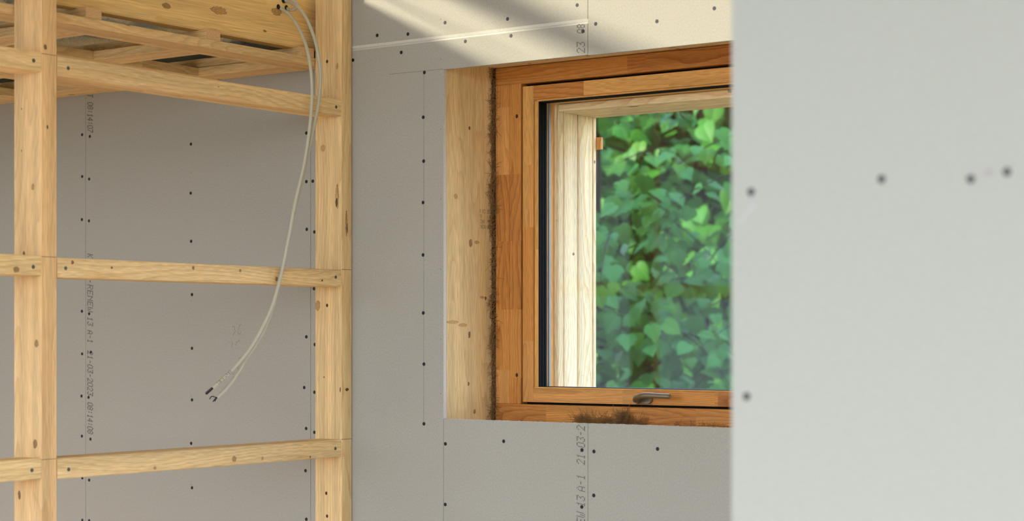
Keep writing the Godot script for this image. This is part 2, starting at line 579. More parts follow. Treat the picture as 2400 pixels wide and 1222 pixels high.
func build_window_wall() -> void:
	screw_head = make_screw_head(0.0048)
	var wall := base("wall_back")
	tag(wall, "window wall lined with grey plasterboard and black screws", "wall", "", "structure")
	# timber and sheathing behind the boards
	for b in [[-2.4, 0.19, 0.0, 4.8], [1.43, 3.65, 0.0, 4.8], [0.19, 1.43, 0.0, 1.12], [0.19, 1.43, 2.27, 4.8]]:
		put("wall_core", box_mesh(Vector3(b[0], b[2], -0.46), Vector3(b[1], b[3], -0.0135)), wall, M.core)
	plasterboard(wall, rect(-1.95, -1.0489, 0.02, 2.6), [Vector2(-1.0639, 2.0525), Vector2(-1.0639, 1.9274), Vector2(-1.0649, 1.7985), Vector2(-1.0649, 1.5240), Vector2(-1.0639, 1.3964), Vector2(-1.0667, 1.2700), Vector2(-1.0649, 1.1500), Vector2(-1.0630, 1.0249), Vector2(-1.0630, 0.8986)])
	plasterboard(wall, rect(-2.4, -1.9512, 0.02, 2.6), [])
	var b2 := plasterboard(wall, rect(-1.0477, -0.1495, 0.02, 2.6), [
		Vector2(-1.0300, 2.0453), Vector2(-1.0329, 1.9183), Vector2(-1.0338, 1.7936), Vector2(-1.0329, 1.5162), Vector2(-1.0254, 1.4017), Vector2(-1.0357, 1.2667), Vector2(-1.0272, 1.1422), Vector2(-1.0329, 1.0199), Vector2(-1.0329, 0.8990),
		Vector2(-0.6054, 1.9971), Vector2(-0.6062, 1.8573), Vector2(-0.6045, 1.7199), Vector2(-0.6011, 1.5679), Vector2(-0.6011, 1.4148), Vector2(-0.6011, 1.2677), Vector2(-0.6045, 1.1437), Vector2(-0.6011, 1.0174),
		Vector2(-0.1644, 2.0009), Vector2(-0.1644, 1.8689), Vector2(-0.1629, 1.7393), Vector2(-0.1644, 1.4477), Vector2(-0.1722, 1.3098), Vector2(-0.1652, 1.1989), Vector2(-0.1675, 1.0842), Vector2(-0.1644, 0.9524)])
	# the board beside the window, cut round its upper corner
	var b3 := plasterboard(wall, PackedVector2Array([Vector2(-0.1480, 0.02), Vector2(0.3072, 0.02), Vector2(0.3072, 2.1345), Vector2(0.7512, 2.1335), Vector2(0.7512, 2.2090), Vector2(-0.1480, 2.2090)]), [
		Vector2(-0.1381, 2.0038), Vector2(-0.1412, 1.8690), Vector2(-0.1350, 1.7314), Vector2(-0.1366, 1.5780), Vector2(-0.1335, 1.4269), Vector2(-0.1350, 1.2978), Vector2(-0.1350, 1.1893),
		Vector2(0.2445, 2.1317), Vector2(0.2410, 2.0161), Vector2(0.2424, 1.9024), Vector2(0.2403, 1.7954), Vector2(0.2403, 1.6597), Vector2(0.2410, 1.5096), Vector2(0.2431, 1.3772), Vector2(0.2431, 1.2227),
		Vector2(0.1677, 2.1903), Vector2(0.3777, 2.2000), Vector2(0.5212, 2.2007), Vector2(0.7372, 2.1919), Vector2(0.0022, 2.1844)])
	var b4 := plasterboard(wall, rect(0.3082, 0.7517, 0.02, 1.2370), [Vector2(0.4987, 1.1859), Vector2(0.7347, 1.1723), Vector2(0.7341, 1.0337), Vector2(0.3135, 1.1731), Vector2(0.3131, 1.0176)])
	var b5 := plasterboard(wall, PackedVector2Array([Vector2(0.7529, 0.02), Vector2(1.65, 0.02), Vector2(1.65, 2.6), Vector2(1.312, 2.6), Vector2(1.312, 1.2374), Vector2(0.7529, 1.2374)]), [Vector2(0.7695, 1.1700), Vector2(0.9496, 1.1825), Vector2(0.7689, 1.0635)])
	plasterboard(wall, rect(0.7526, 1.3105, 2.1318, 2.6), [Vector2(0.7744, 2.2060), Vector2(0.9478, 2.1952), Vector2(1.1034, 2.2101)])
	var b7 := plasterboard(wall, rect(-0.1480, 0.7512, 2.2215, 2.6), [Vector2(0.0858, 2.2425), Vector2(0.1899, 2.2361), Vector2(0.3123, 2.2541), Vector2(0.5106, 2.2439), Vector2(0.7203, 2.2570)])
	plasterboard(wall, rect(-1.95, 1.65, 2.6012, 3.8), [])
	for k in 2:
		plasterboard(wall, rect(1.6512 + k * 0.9, 1.6512 + k * 0.9 + 0.8988, 0.02, 2.6), [])
	# trimmed, bevelled edges of the two boards that meet above the window
	var st := new_st()
	qn(st, Vector3(-0.148, 2.2090, 0), Vector3(0.7512, 2.2090, 0), Vector3(0.7512, 2.2142, -0.004), Vector3(-0.148, 2.2142, -0.004), Vector3(0, 1, 1))
	qn(st, Vector3(-0.148, 2.2142, -0.004), Vector3(0.7512, 2.2142, -0.004), Vector3(0.7512, 2.2142, -0.0125), Vector3(-0.148, 2.2142, -0.0125), Vector3(0, 1, 0))
	put("bevelled_edge", st.commit(), b3, M.gypsum)
	st = new_st()
	qn(st, Vector3(-0.148, 2.2215, 0), Vector3(0.7512, 2.2215, 0), Vector3(0.7512, 2.2147, -0.004), Vector3(-0.148, 2.2147, -0.004), Vector3(0, -1, 1))
	qn(st, Vector3(-0.148, 2.2147, -0.004), Vector3(0.7512, 2.2147, -0.004), Vector3(0.7512, 2.2147, -0.0125), Vector3(-0.148, 2.2147, -0.0125), Vector3(0, -1, 0))
	put("bevelled_edge", st.commit(), b7, M.gypsum)
	# raw gypsum where the boards were cut for the window, with a crumbly lip
	st = new_st()
	qn(st, Vector3(0.3073, 1.2375, -0.0002), Vector3(0.3073, 1.2375, -0.0125), Vector3(0.3073, 2.1345, -0.0125), Vector3(0.3073, 2.1345, -0.0002), Vector3(1, 0, 0))
	crumbs_into(st, Vector3(0.3073, 1.2375, -0.0003), Vector3(0.3073, 2.1340, -0.0003), Vector3(1, 0, 0), 0.0012)
	crumbs_into(st, Vector3(0.3090, 2.1345, -0.0003), Vector3(0.7500, 2.1335, -0.0003), Vector3(0, -1, 0), 0.0007)
	put("cut_edge", st.commit(), b3, M.gypsum)
	st = new_st()
	qn(st, Vector3(0.3082, 1.2371, -0.0002), Vector3(0.3082, 1.2371, -0.0125), Vector3(0.7517, 1.2371, -0.0125), Vector3(0.7517, 1.2371, -0.0002), Vector3(0, 1, 0))
	crumbs_into(st, Vector3(0.3090, 1.2371, -0.0003), Vector3(0.7510, 1.2371, -0.0003), Vector3(0, 1, 0), 0.0022)
	put("cut_edge", st.commit(), b4, M.gypsum)
	st = new_st()
	crumbs_into(st, Vector3(0.7535, 1.2375, -0.0003), Vector3(1.3110, 1.2375, -0.0003), Vector3(0, 1, 0), 0.0016)
	put("cut_edge", st.commit(), b5, M.gypsum)
	# maker's ink running down the edge of the far board
	st = new_st()
	var ink := 0.00025
	var down := Vector3.DOWN
	var right := Vector3.RIGHT
	var tx := -1.0282
	for w in [["T", 2.171, 2.160], ["08:14:07", 2.147, 2.0554], ["K", 1.694, 1.681], ["-", 1.617, 1.607], ["RENEW", 1.6026, 1.5190], ["13", 1.5060, 1.4785], ["A-1", 1.4660, 1.4270], ["21-03-2023", 1.4050, 1.2700], ["08:14:08", 1.2510, 1.1560]]:
		var p: float = (w[1] - w[2]) / w[0].length()
		dots_into(st, w[0], Vector3(tx, w[1], ink), down, right, p, 0.0215, 0.0017, 0.16)
	put("printed_lettering", st.commit(), b2, M.ink)
	# and up the edge of the board round the window
	st = new_st()
	for w in [["RENEW", 0.950, 1.0230], ["13", 1.0350, 1.0630], ["A-1", 1.0720, 1.1150]]:
		var p: float = (w[2] - w[1]) / w[0].length()
		dots_into(st, w[0], Vector3(0.7315, w[1], ink), Vector3.UP, Vector3.LEFT, p, 0.0215, 0.00145, 0.16)
	dots_into(st, "21-03-2", Vector3(0.7315, 1.1375, ink), Vector3.UP, Vector3.LEFT, 0.0138, 0.0215, 0.00145, 0.16)
	put("printed_lettering", st.commit(), b4, M.ink)
	st = new_st()
	dots_into(st, "23", Vector3(0.7315, 2.1390, ink), Vector3.UP, Vector3.LEFT, 0.0148, 0.0215, 0.00145, 0.10)
	dots_into(st, "08", Vector3(0.7315, 2.1870, ink), Vector3.UP, Vector3.LEFT, 0.0122, 0.0200, 0.00145, 0.10)
	put("printed_lettering", st.commit(), b3, M.ink)
	# pencil marks
	st = new_st()
	strip_into(st, Vector3(0.2432, 2.1320, ink), Vector3(0.2424, 1.2290, ink), 0.0007, Vector3(0, 0, 1))
	strip_into(st, Vector3(0.1266, 2.1366, ink), Vector3(0.3065, 2.1352, ink), 0.0008, Vector3(0, 0, 1))
	for y in [2.262, 2.160, 1.98, 1.80, 1.62, 1.44, 1.30]:
		strip_into(st, Vector3(0.2985, y, ink), Vector3(0.2985, y + 0.0035, ink), 0.0015, Vector3(0, 0, 1))
	put("pencil_line", st.commit(), b3, M.pencil)
	st = new_st()
	for line in [[[-0.4414, 1.4750], [-0.4360, 1.4770], [-0.4320, 1.4740], [-0.4330, 1.4690], [-0.4300, 1.4640], [-0.4330, 1.4590], [-0.4420, 1.4510]],
			[[-0.4090, 1.4830], [-0.4160, 1.4750], [-0.4200, 1.4630], [-0.4190, 1.4560], [-0.4130, 1.4545], [-0.4100, 1.4590], [-0.4110, 1.4640]],
			[[-0.4420, 1.4340], [-0.4430, 1.4180]], [[-0.4290, 1.4230], [-0.4250, 1.4330], [-0.4150, 1.4380], [-0.4140, 1.4300]],
			[[-0.4180, 1.3880], [-0.4000, 1.3930]], [[-0.4160, 1.3720], [-0.4210, 1.3600], [-0.4220, 1.3460], [-0.4150, 1.3400]], [[-0.4450, 1.3460], [-0.4390, 1.3420], [-0.4340, 1.3490]]]:
		for i in line.size() - 1:
			strip_into(st, Vector3(line[i][0], line[i][1], ink), Vector3(line[i + 1][0], line[i + 1][1], ink), 0.0008, Vector3(0, 0, 1))
	for y in [1.9130, 1.5480, 1.2770, 1.0240]:
		strip_into(st, Vector3(-0.6045, y, ink), Vector3(-0.6045, y + 0.004, ink), 0.0014, Vector3(0, 0, 1))
	put("pencil_line", st.commit(), b2, M.pencil)


# ------------------------------------------------------------------ timber lining of the window hole
func build_reveal() -> void:
	var per := 0.5
	# v: 0.2 m of depth covers u; knots in pixels of a 512 x 1024 picture, 0.5 m round, 1.3 m long
	var kn := []
	for k in [[1.6933, -0.1169, 7, 9, 0.6], [1.6966, -0.1429, 11, 4, 0.2], [1.5524, -0.1672, 11, 3, 0.25], [1.5504, -0.1822, 4, 4, 0.9], [1.9942, -0.1114, 4, 4, 0.8], [1.4533, -0.1114, 5, 8, 0.7], [1.4864, -0.0385, 24, 4, 0.12], [1.4789, -0.0839, 20, 4, 0.12], [1.3252, -0.1077, 4, 4, 0.7], [1.2519, -0.1336, 5, 5, 0.5], [1.8123, -0.053, 8, 6, 0.12]]:
		# +x face is face 1 of a y timber: u = width of face 0 + (z_hi - z)
		kn.append([(0.106 + (-0.0135 - k[1])) / per * 512.0, (1.0 - (k[0] - 1.12) / 1.15) * 1024.0, k[2], k[3], k[4]])
	var m := wood(512, 1024, 41, Color(0.91, 0.80, 0.57), Color(0.78, 0.61, 0.39), 34.0, 5.0, 0.42, kn)
	var left := base("trim_1")
	tag(left, "pale solid timber lining the left side of the window hole", "window reveal", "", "structure")
	timber("lining_post", left, Vector3(0.20, 1.12, -0.2120), Vector3(0.306, 2.27, -0.0135), "y", m, per, 1.15, 0.002)
	# the grade stamp, upside down
	var st := new_st()
	var up := Vector3.DOWN
	var along := Vector3.BACK
	var px := 0.30625
	dots_into(st, "DRIED C24 W", Vector3(px, 1.7790, -0.1560 - 0.0052 * 11), along, up, 0.0052, 0.0090, 0.0007, 0.0)
	dots_into(st, "06", Vector3(px, 1.7655, -0.1560 - 0.0052 * 2), along, up, 0.0052, 0.0090, 0.0007, 0.0)
	dots_into(st, "0402", Vector3(px, 1.7520, -0.1570 - 0.0052 * 4), along, up, 0.0052, 0.0090, 0.0007, 0.0)
	dots_into(st, "040 NE341", Vector3(px, 1.7385, -0.1560 - 0.0052 * 9), along, up, 0.0052, 0.0090, 0.0007, 0.0)
	put("grade_stamp", st.commit(), left, M.ink)
	var head := base("trim_2")
	tag(head, "timber header closing the top of the window hole", "window reveal", "", "structure")
	timber("lining_header", head, Vector3(0.306, 2.1617, -0.2975), Vector3(1.43, 2.27, -0.0135), "x", m, per, 1.15, 0.002, 0.3)
	var sill := base("trim_3")
	tag(sill, "timber sill plate under the wooden window frame", "window reveal", "", "structure")
	timber("lining_sill", sill, Vector3(0.20, 1.12, -0.2975), Vector3(1.43, 1.199, -0.0135), "x", m, per, 1.15, 0.002, 0.1)
	var rs := base("trim_4")
	tag(rs, "timber post lining the right side of the window hole", "window reveal", "", "structure")
	timber("lining_post", rs, Vector3(1.312, 1.2, -0.2005), Vector3(1.43, 2.16, -0.0135), "y", m, per, 1.15, 0.002)

	# brown fibre insulation stuffed between post and frame
	var ins := base("insulation_strip", Vector3(0.3115, 1.2, -0.205))
	tag(ins, "dark brown fibre insulation stuffed beside the window frame", "insulation", "", "stuff")
	st = new_st()
	var noise := FastNoiseLite.new()
	noise.seed = 5
	noise.frequency = 11.0
	put("packing", box_mesh(Vector3(-0.0054, 0, -0.030), Vector3(0.0056, 0.962, -0.0125)), ins, M.fibre_dark)
	st = new_st()
	for i in 2600:
		var y := rng.randf() * 0.96
		var thick := 0.16 + pow(maxf(0.0, noise.get_noise_1d(y) + 0.18), 1.3) * 2.0
		if y > 0.93: thick = 0.9
		var p := Vector3(rng.randf_range(-0.0050, 0.004), y, rng.randf_range(-0.012, -0.004 + 0.016 * thick))
		strand_into(st, p, 0.006 + 0.013 * rng.randf(), 0.00048, Vector3(0.05, 0, 0.2 * thick))
	put("fibres", st.commit(), ins, M.fibre)

	var lumps := [[0.722, 0.022, 0.030, 520], [0.622, 0.030, 0.010, 120], [0.675, 0.030, 0.013, 150], [0.770, 0.030, 0.006, 80], [0.596, 0.026, 0.015, 150]]
	var tuft := base("insulation_tuft", Vector3(0.713, 1.2285, -0.2045))
	tag(tuft, "tuft of brown fibre insulation sticking up below the window handle", "insulation", "", "stuff")
	st = new_st()
	for l in lumps:
		for i in l[3]:
			var p := Vector3(l[0] - 0.713 + rng.randfn() * l[1] * 0.42, rng.randf() * rng.randf() * l[2], rng.randf_range(-0.005, 0.004))
			strand_into(st, p, 0.008 + 0.016 * rng.randf(), 0.00045, Vector3(0, 0.35, 0.1))
	put("fibres", st.commit(), tuft, M.fibre)
	var crumbs := base("insulation_crumbs", Vector3(1.0, 1.2285, -0.2045))
	tag(crumbs, "sparse straw-coloured fibre crumbs along the lower window frame", "insulation", "", "stuff")
	st = new_st()
	for i in 150:
		strand_into(st, Vector3(rng.randf_range(-0.13, 0.10), rng.randf() * 0.004, rng.randf_range(-0.004, 0.003)), 0.007, 0.0004, Vector3(0, 0.3, 0.1))
	put("fibres", st.commit(), crumbs, M.fibre)


func strand_into(st: SurfaceTool, p: Vector3, length: float, r: float, lean: Vector3) -> void:
	var d := (Vector3(rng.randfn(), rng.randfn(), rng.randfn()).normalized() + lean).normalized()
	var bend := Vector3(rng.randfn(), rng.randfn(), rng.randfn()) * 0.5
	var pts := []
	for k in 4:
		var t := k / 3.0
		pts.append(p + (d * t + bend * t * t) * length)
	tube_into(st, pts, r, 3, false)


# ------------------------------------------------------------------ the window
func lamella(parent: Node, lo: Vector3, hi: Vector3, axis: String, k: int, bev := 0.0006) -> void:
	var mats := [M.pine_a, M.pine_b, M.pine_c, M.pine_d]
	timber("lamella", parent, lo, hi, axis, mats[k % 4], 0.30, 0.8, bev, rng.randf(), rng.randf(), mats[k % 4])


func build_window() -> void:
	var e := Color(0.815, 0.565, 0.275)
	var l := Color(0.65, 0.385, 0.155)
	M.pine_a = wood(512, 1024, 61, e, l, 13.0, 3.5, 0.70, [], [], 0.5)
	M.pine_b = wood(512, 1024, 62, e.lightened(0.06), l.lightened(0.05), 18.0, 5.0, 0.55, [], [], 0.5)
	M.pine_c = wood(256, 1024, 63, Color(0.835, 0.625, 0.335), Color(0.72, 0.49, 0.23), 15.0, 4.0, 0.35, [], [], 0.5)
	M.pine_d = wood(256, 1024, 64, Color(0.775, 0.52, 0.245), Color(0.61, 0.35, 0.14), 11.0, 4.0, 0.8, [], [], 0.5)
	var win := base("window_1")
	tag(win, "top-hung orange-brown pine window with one large pane and a bronze handle", "window", "", "structure")
	var zf := -0.2124
	var zb := -0.295
	var x0 := 0.3173
	var x1 := 1.300
	var yt := 2.1603
	# left jamb: finger-jointed lengths, an outer and an inner strip
	var jamb := Node3D.new(); jamb.name = "frame_jamb"; win.add_child(jamb, true)
	var cuts := [1.2712, 1.3597, 1.520, 1.7006, 1.8767, 2.0551, 2.1135]
	var tones := [1, 0, 3, 3, 1, 0]
	for i in 6:
		lamella(jamb, Vector3(x0, cuts[i], zb), Vector3(0.3622, cuts[i + 1], zf), "y", tones[i])
	cuts = [1.2712, 1.3400, 1.520, 1.7006, 1.8767, 2.0311, 2.1135]
	tones = [3, 0, 3, 3, 0, 0]
	for i in 6:
		lamella(jamb, Vector3(0.3622, cuts[i], zb), Vector3(0.3985, cuts[i + 1], zf - 0.0012), "y", tones[i])
	# plugged screw holes
	for y in [2.0290, 1.3470]:
		var st := new_st()
		for k in 10:
			var a := TAU * k / 10
			var b := TAU * (k + 1) / 10
			tri(st, Vector3.ZERO, Vector3(cos(a) * 0.0042, sin(a) * 0.0055, 0), Vector3(cos(b) * 0.0042, sin(b) * 0.0055, 0), Vector3(0, 0, 1))
		put("screw_hole", st.commit(), jamb, flat(Color(0.24, 0.13, 0.06)), Vector3(0.3855, y, zf - 0.0009))
	var jr := Node3D.new(); jr.name = "frame_jamb"; win.add_child(jr, true)
	for i in 6:
		lamella(jr, Vector3(1.2187, cuts[i], zb), Vector3(x1, cuts[i + 1], zf), "y", tones[i])
	# head, with a rounded lower arris
	var head := Node3D.new(); head.name = "frame_head"; win.add_child(head, true)
	lamella(head, Vector3(x0, 2.1135, zb), Vector3(0.7298, yt, zf), "x", 0, 0.002)
	lamella(head, Vector3(0.7298, 2.1135, zb), Vector3(x1, yt, zf), "x", 3, 0.002)
	# sill member
	var sl := Node3D.new(); sl.name = "frame_sill"; win.add_child(sl, true)
	var sx := [x0, 0.4802, 0.715, 0.93, x1]
	for i in 4:
		lamella(sl, Vector3(sx[i], 1.200, zb), Vector3(sx[i + 1], 1.2706, zf), "x", [3, 0, 3, 0][i], 0.0008)
	# black weather strip deep in the joint between frame and sash
	var ws := new_st()
	box_into(ws, Vector3(0.3985, 1.2706, zb), Vector3(1.2187, 1.2785, zf - 0.030))
	box_into(ws, Vector3(0.3985, 2.1040, zb), Vector3(1.2187, 2.1135, zf - 0.030))
	box_into(ws, Vector3(0.3985, 1.2706, zb), Vector3(0.4045, 2.1135, zf - 0.030))
	put("weather_strip", ws.commit(), win, M.rubber)
	# sash
	var zs := zf - 0.004
	var s0 := 0.4022
	var s1 := 1.2150
	var sash := Node3D.new(); sash.name = "sash"; win.add_child(sash, true)
	var inl := 0.449
	var st_top := 2.0640
	var st_bot := 1.3165
	# left stile: face strip in three lengths, then the glazing bead
	for c in [[1.2768, 1.4366, 1], [1.4366, 1.7351, 0], [1.7351, 1.8990, 3], [1.8990, 2.1058, 2]]:
		var hx := 0.4368
		if c[2] == 3:
			lamella(sash, Vector3(s0, c[0], zb), Vector3(0.4195, c[1], zs), "y", 2)
			lamella(sash, Vector3(0.4195, c[0], zb), Vector3(hx, c[1], zs), "y", 1)
		else:
			lamella(sash, Vector3(s0, c[0], zb), Vector3(hx, c[1], zs), "y", c[2])
	lamella(sash, Vector3(0.4368, 1.3165, zb), Vector3(inl, 2.0665, zs - 0.003), "y", 2, 0.002)
	# right stile
	lamella(sash, Vector3(1.1700, 1.2768, zb), Vector3(s1, 2.1058, zs), "y", 0)
	# rails
	for c in [[0.4368, 0.5950, 3], [0.5950, 0.8500, 2], [0.8500, 1.17, 2]]:
		lamella(sash, Vector3(c[0], 2.0690, zb), Vector3(c[1], 2.1058, zs), "x", c[2])
	lamella(sash, Vector3(0.4368, st_top, zb), Vector3(1.17, 2.0690, zs - 0.003), "x", 2, 0.002)
	for c in [[0.4368, 0.7552, 1], [0.7552, 0.9900, 0], [0.9900, 1.17, 3]]:
		lamella(sash, Vector3(c[0], 1.2768, zb), Vector3(c[1], 1.3125, zs), "x", c[2])
	lamella(sash, Vector3(0.4368, 1.3125, zb), Vector3(1.17, st_bot, zs - 0.003), "x", 2, 0.002)
	# black glazing gasket with ribs, round the inside of the sash
	var zg := zs - 0.039
	for side in [[inl, st_bot, st_top, 0], [1.17, st_bot, st_top, 1], [st_top, inl, 1.17, 2], [st_bot, inl, 1.17, 3]]:
		var st := new_st()
		var zr := [zs - 0.007, zs - 0.0155, zs - 0.0185, zs - 0.027, zs - 0.030, zg]
		for i in 5:
			var off := 0.0035 if i % 2 == 0 else 0.0012
			if side[3] == 0: box_into(st, Vector3(side[0], side[1], zr[i + 1]), Vector3(side[0] + off, side[2], zr[i]))
			elif side[3] == 1: box_into(st, Vector3(side[0] - off, side[1], zr[i + 1]), Vector3(side[0], side[2], zr[i]))
			elif side[3] == 2: box_into(st, Vector3(side[1], side[0] - off * 0.6, zr[i + 1]), Vector3(side[2], side[0], zr[i]))
			else: box_into(st, Vector3(side[1], side[0], zr[i + 1]), Vector3(side[2], side[0] + off * 0.25, zr[i]))
		put("glazing_gasket", st.commit(), sash, M.rubber)
	var sp := new_st()
	box_into(sp, Vector3(inl, st_bot, zg - 0.016), Vector3(inl + 0.0040, st_top, zg - 0.010))
	box_into(sp, Vector3(inl, st_bot, zg - 0.016), Vector3(1.17, st_bot + 0.001, zg - 0.004))
	put("glass_spacer", sp.commit(), sash, M.alu)
	var glass := StandardMaterial3D.new()
	glass.transparency = BaseMaterial3D.TRANSPARENCY_ALPHA
	glass.albedo_color = Color(0.70, 0.74, 0.66, 0.008)
	glass.roughness = 0.02
	put("glass_pane", box_mesh(Vector3(inl, st_bot, zg - 0.004), Vector3(1.17, st_top, zg)), win, glass)
	# dust and specks on the inner face of the pane
	var sd := new_st()
	for i in 230:
		var low := rng.randf() < 0.6
		var p := Vector3(rng.randf_range(0.56, 1.15), st_bot + 0.01 + (rng.randf() * rng.randf() * 0.25 if low else rng.randf() * 0.72), zg + 0.0003)
		var r := rng.randf_range(0.0003, 0.0008)
		for k in 6:
			tri(sd, p, p + Vector3(cos(TAU * k / 6) * r, sin(TAU * k / 6) * r, 0), p + Vector3(cos(TAU * (k + 1) / 6) * r, sin(TAU * (k + 1) / 6) * r, 0), Vector3(0, 0, 1))
	tag(put("dust_specks", sd.commit(), win, flat(Color(0.62, 0.66, 0.58))), "", "", "", "stuff")
	build_handle(win, zs)
	build_outer_lining()


func build_handle(win: Node, zs: float) -> void:
	var h := Node3D.new()
	h.name = "handle"
	h.set_meta("label", "dark bronze lever handle")
	win.add_child(h, true)
	h.position = Vector3(0.776, 1.2905, zs)
	# oval rose: a stadium 60 x 26 mm, 9 mm proud with a rounded rim
	var st := new_st()
	var outline := []
	for k in 24:
		var a := TAU * k / 24
		var c := Vector2(cos(a), sin(a)) * 0.0115
		c.x += 0.0165 if cos(a) > 0.0 else -0.0165
		outline.append(c)
	for k in 24:
		var p: Vector2 = outline[k]
		var q: Vector2 = outline[(k + 1) % 24]
		var hint := Vector3(p.x + q.x, p.y + q.y, 0)
		qn(st, v3(p, 0), v3(q, 0), v3(q, 0.006), v3(p, 0.006), hint)
		qn(st, v3(p, 0.006), v3(q, 0.006), v3(q * 0.92, 0.0082), v3(p * 0.92, 0.0082), hint + Vector3(0, 0, 0.03))
		tri(st, v3(p * 0.92, 0.0082), v3(q * 0.92, 0.0082), Vector3(0, 0, 0.0086), Vector3(0, 0, 1))
	put("rose", st.commit(), h, M.bronze)
	st = new_st()
	tube_into(st, [Vector3(-0.010, -0.001, 0.006), Vector3(-0.010, -0.001, 0.022)], 0.0092, 18)
	put("neck", st.commit(), h, M.bronze)
	st = new_st()
	tube_into(st, smooth_path([Vector3(-0.0100, -0.001, 0.016), Vector3(-0.006, 0.0002, 0.028), Vector3(0.009, 0.0055, 0.042), Vector3(0.026, 0.0105, 0.051), Vector3(0.040, 0.0122, 0.053), Vector3(0.066, 0.0118, 0.053), Vector3(0.109, 0.0108, 0.053)], 5), 0.0078, 18, true, 0.0064)
	put("lever", st.commit(), h, M.bronze)


func build_outer_lining() -> void:
	# weathered cladding boards lining the outer side of the hole
	var kn := [[52, 330, 7, 15, 0.55], [20, 395, 5, 7, 0.6], [60, 760, 9, 17, 0.5], [80, 830, 6, 6, 0.55], [40, 120, 5, 6, 0.6]]
	var e := Color(0.97, 0.875, 0.66)
	var l := Color(0.84, 0.64, 0.41)
	var m := wood(192, 1024, 71, e, l, 15.0, 5.0, 0.6, kn)
	var m2 := wood(192, 1024, 72, e.lightened(0.05), l, 13.0, 4.0, 0.5, [[30, 500, 4, 5, 0.7], [70, 200, 4, 5, 0.6]])
	var t := base("trim_5")
	tag(t, "vertical softwood boards lining the outer side of the window hole", "window reveal", "", "structure")
	for k in [[-0.3226, -0.2985, m], [-0.3896, -0.3268, m2], [-0.4626, -0.3938, m]]:
		timber("lining_board", t, Vector3(0.440, 1.24, k[0]), Vector3(0.460, 2.075, k[1]), "y", k[2], 0.2, 0.84, 0.003, rng.randf() if k[2] == m2 else 0.62)
	timber("lining_board", t, Vector3(0.440, 1.24, -0.2955), Vector3(0.4565, 2.075, -0.2952), "y", m, 0.2, 0.84, 0.0, 0.0)
	timber("corner_batten", t, Vector3(0.432, 1.20, -0.4795), Vector3(0.4605, 2.10, -0.4662), "y", m2, 0.2, 0.9, 0.0015, 0.2)
	timber("backing", t, Vector3(0.19, 1.12, -0.4595), Vector3(0.4385, 2.27, -0.2980), "y", m, 0.2, 0.84, 0.0, 0.3)
	timber("peg", t, Vector3(0.445, 1.9585, -0.491), Vector3(0.4752, 1.9910, -0.4800), "y", M.pine_a, 0.3, 0.8, 0.001)
	var top := base("trim_6")
	tag(top, "softwood boards lining the underside above the window outside", "window reveal", "", "structure")
	for k in [[-0.349, -0.298], [-0.418, -0.352], [-0.486, -0.421]]:
		timber("lining_board", top, Vector3(0.4615, 2.0445, k[0]), Vector3(1.156, 2.0645, k[1]), "x", m, 0.2, 0.84, 0.0025, rng.randf())
	timber("backing", top, Vector3(0.4390, 2.076, -0.4595), Vector3(1.43, 2.2700, -0.2980), "x", m, 0.2, 0.84, 0.0, 0.3)
	var rt := base("trim_7")
	tag(rt, "softwood boards lining the far outer side of the window hole", "window reveal", "", "structure")
	for k in [[-0.349, -0.298], [-0.418, -0.352], [-0.4795, -0.421]]:
		timber("lining_board", rt, Vector3(1.157, 1.24, k[0]), Vector3(1.177, 2.075, k[1]), "y", m2, 0.2, 0.84, 0.0025, rng.randf())
	timber("backing", rt, Vector3(1.1785, 1.12, -0.4595), Vector3(1.43, 2.075, -0.2980), "y", m, 0.2, 0.84, 0.0, 0.3)
	var sl := base("trim_8")
	tag(sl, "light metal drip sill outside under the window", "window sill", "", "structure")
	var st := new_st()
	qn(st, Vector3(0.4605, 1.262, -0.298), Vector3(1.1565, 1.262, -0.298), Vector3(1.1565, 1.236, -0.51), Vector3(0.4605, 1.236, -0.51), Vector3(0, 1, 0))
	qn(st, Vector3(0.4605, 1.236, -0.51), Vector3(1.1565, 1.236, -0.51), Vector3(1.1565, 1.20, -0.51), Vector3(0.4605, 1.20, -0.51), Vector3(0, 0, -1))
	put("sill_sheet", st.commit(), sl, flat(Color(0.72, 0.73, 0.73), 0.45, 0.3))


# ------------------------------------------------------------------ the open stud partition
func stud_uv(face: String, along: float, y: float, wide: float, thick: float, zlo: float, length: float, w: int, h: int) -> Vector2:
	# face "z": along = x from the left arris; face "x": along = z
	var per := 2.0 * (wide + thick)
	var u := along + wide if face == "z" else wide + (zlo + thick - along)
	return Vector2(u / per * w, (1.0 - y / length) * h)


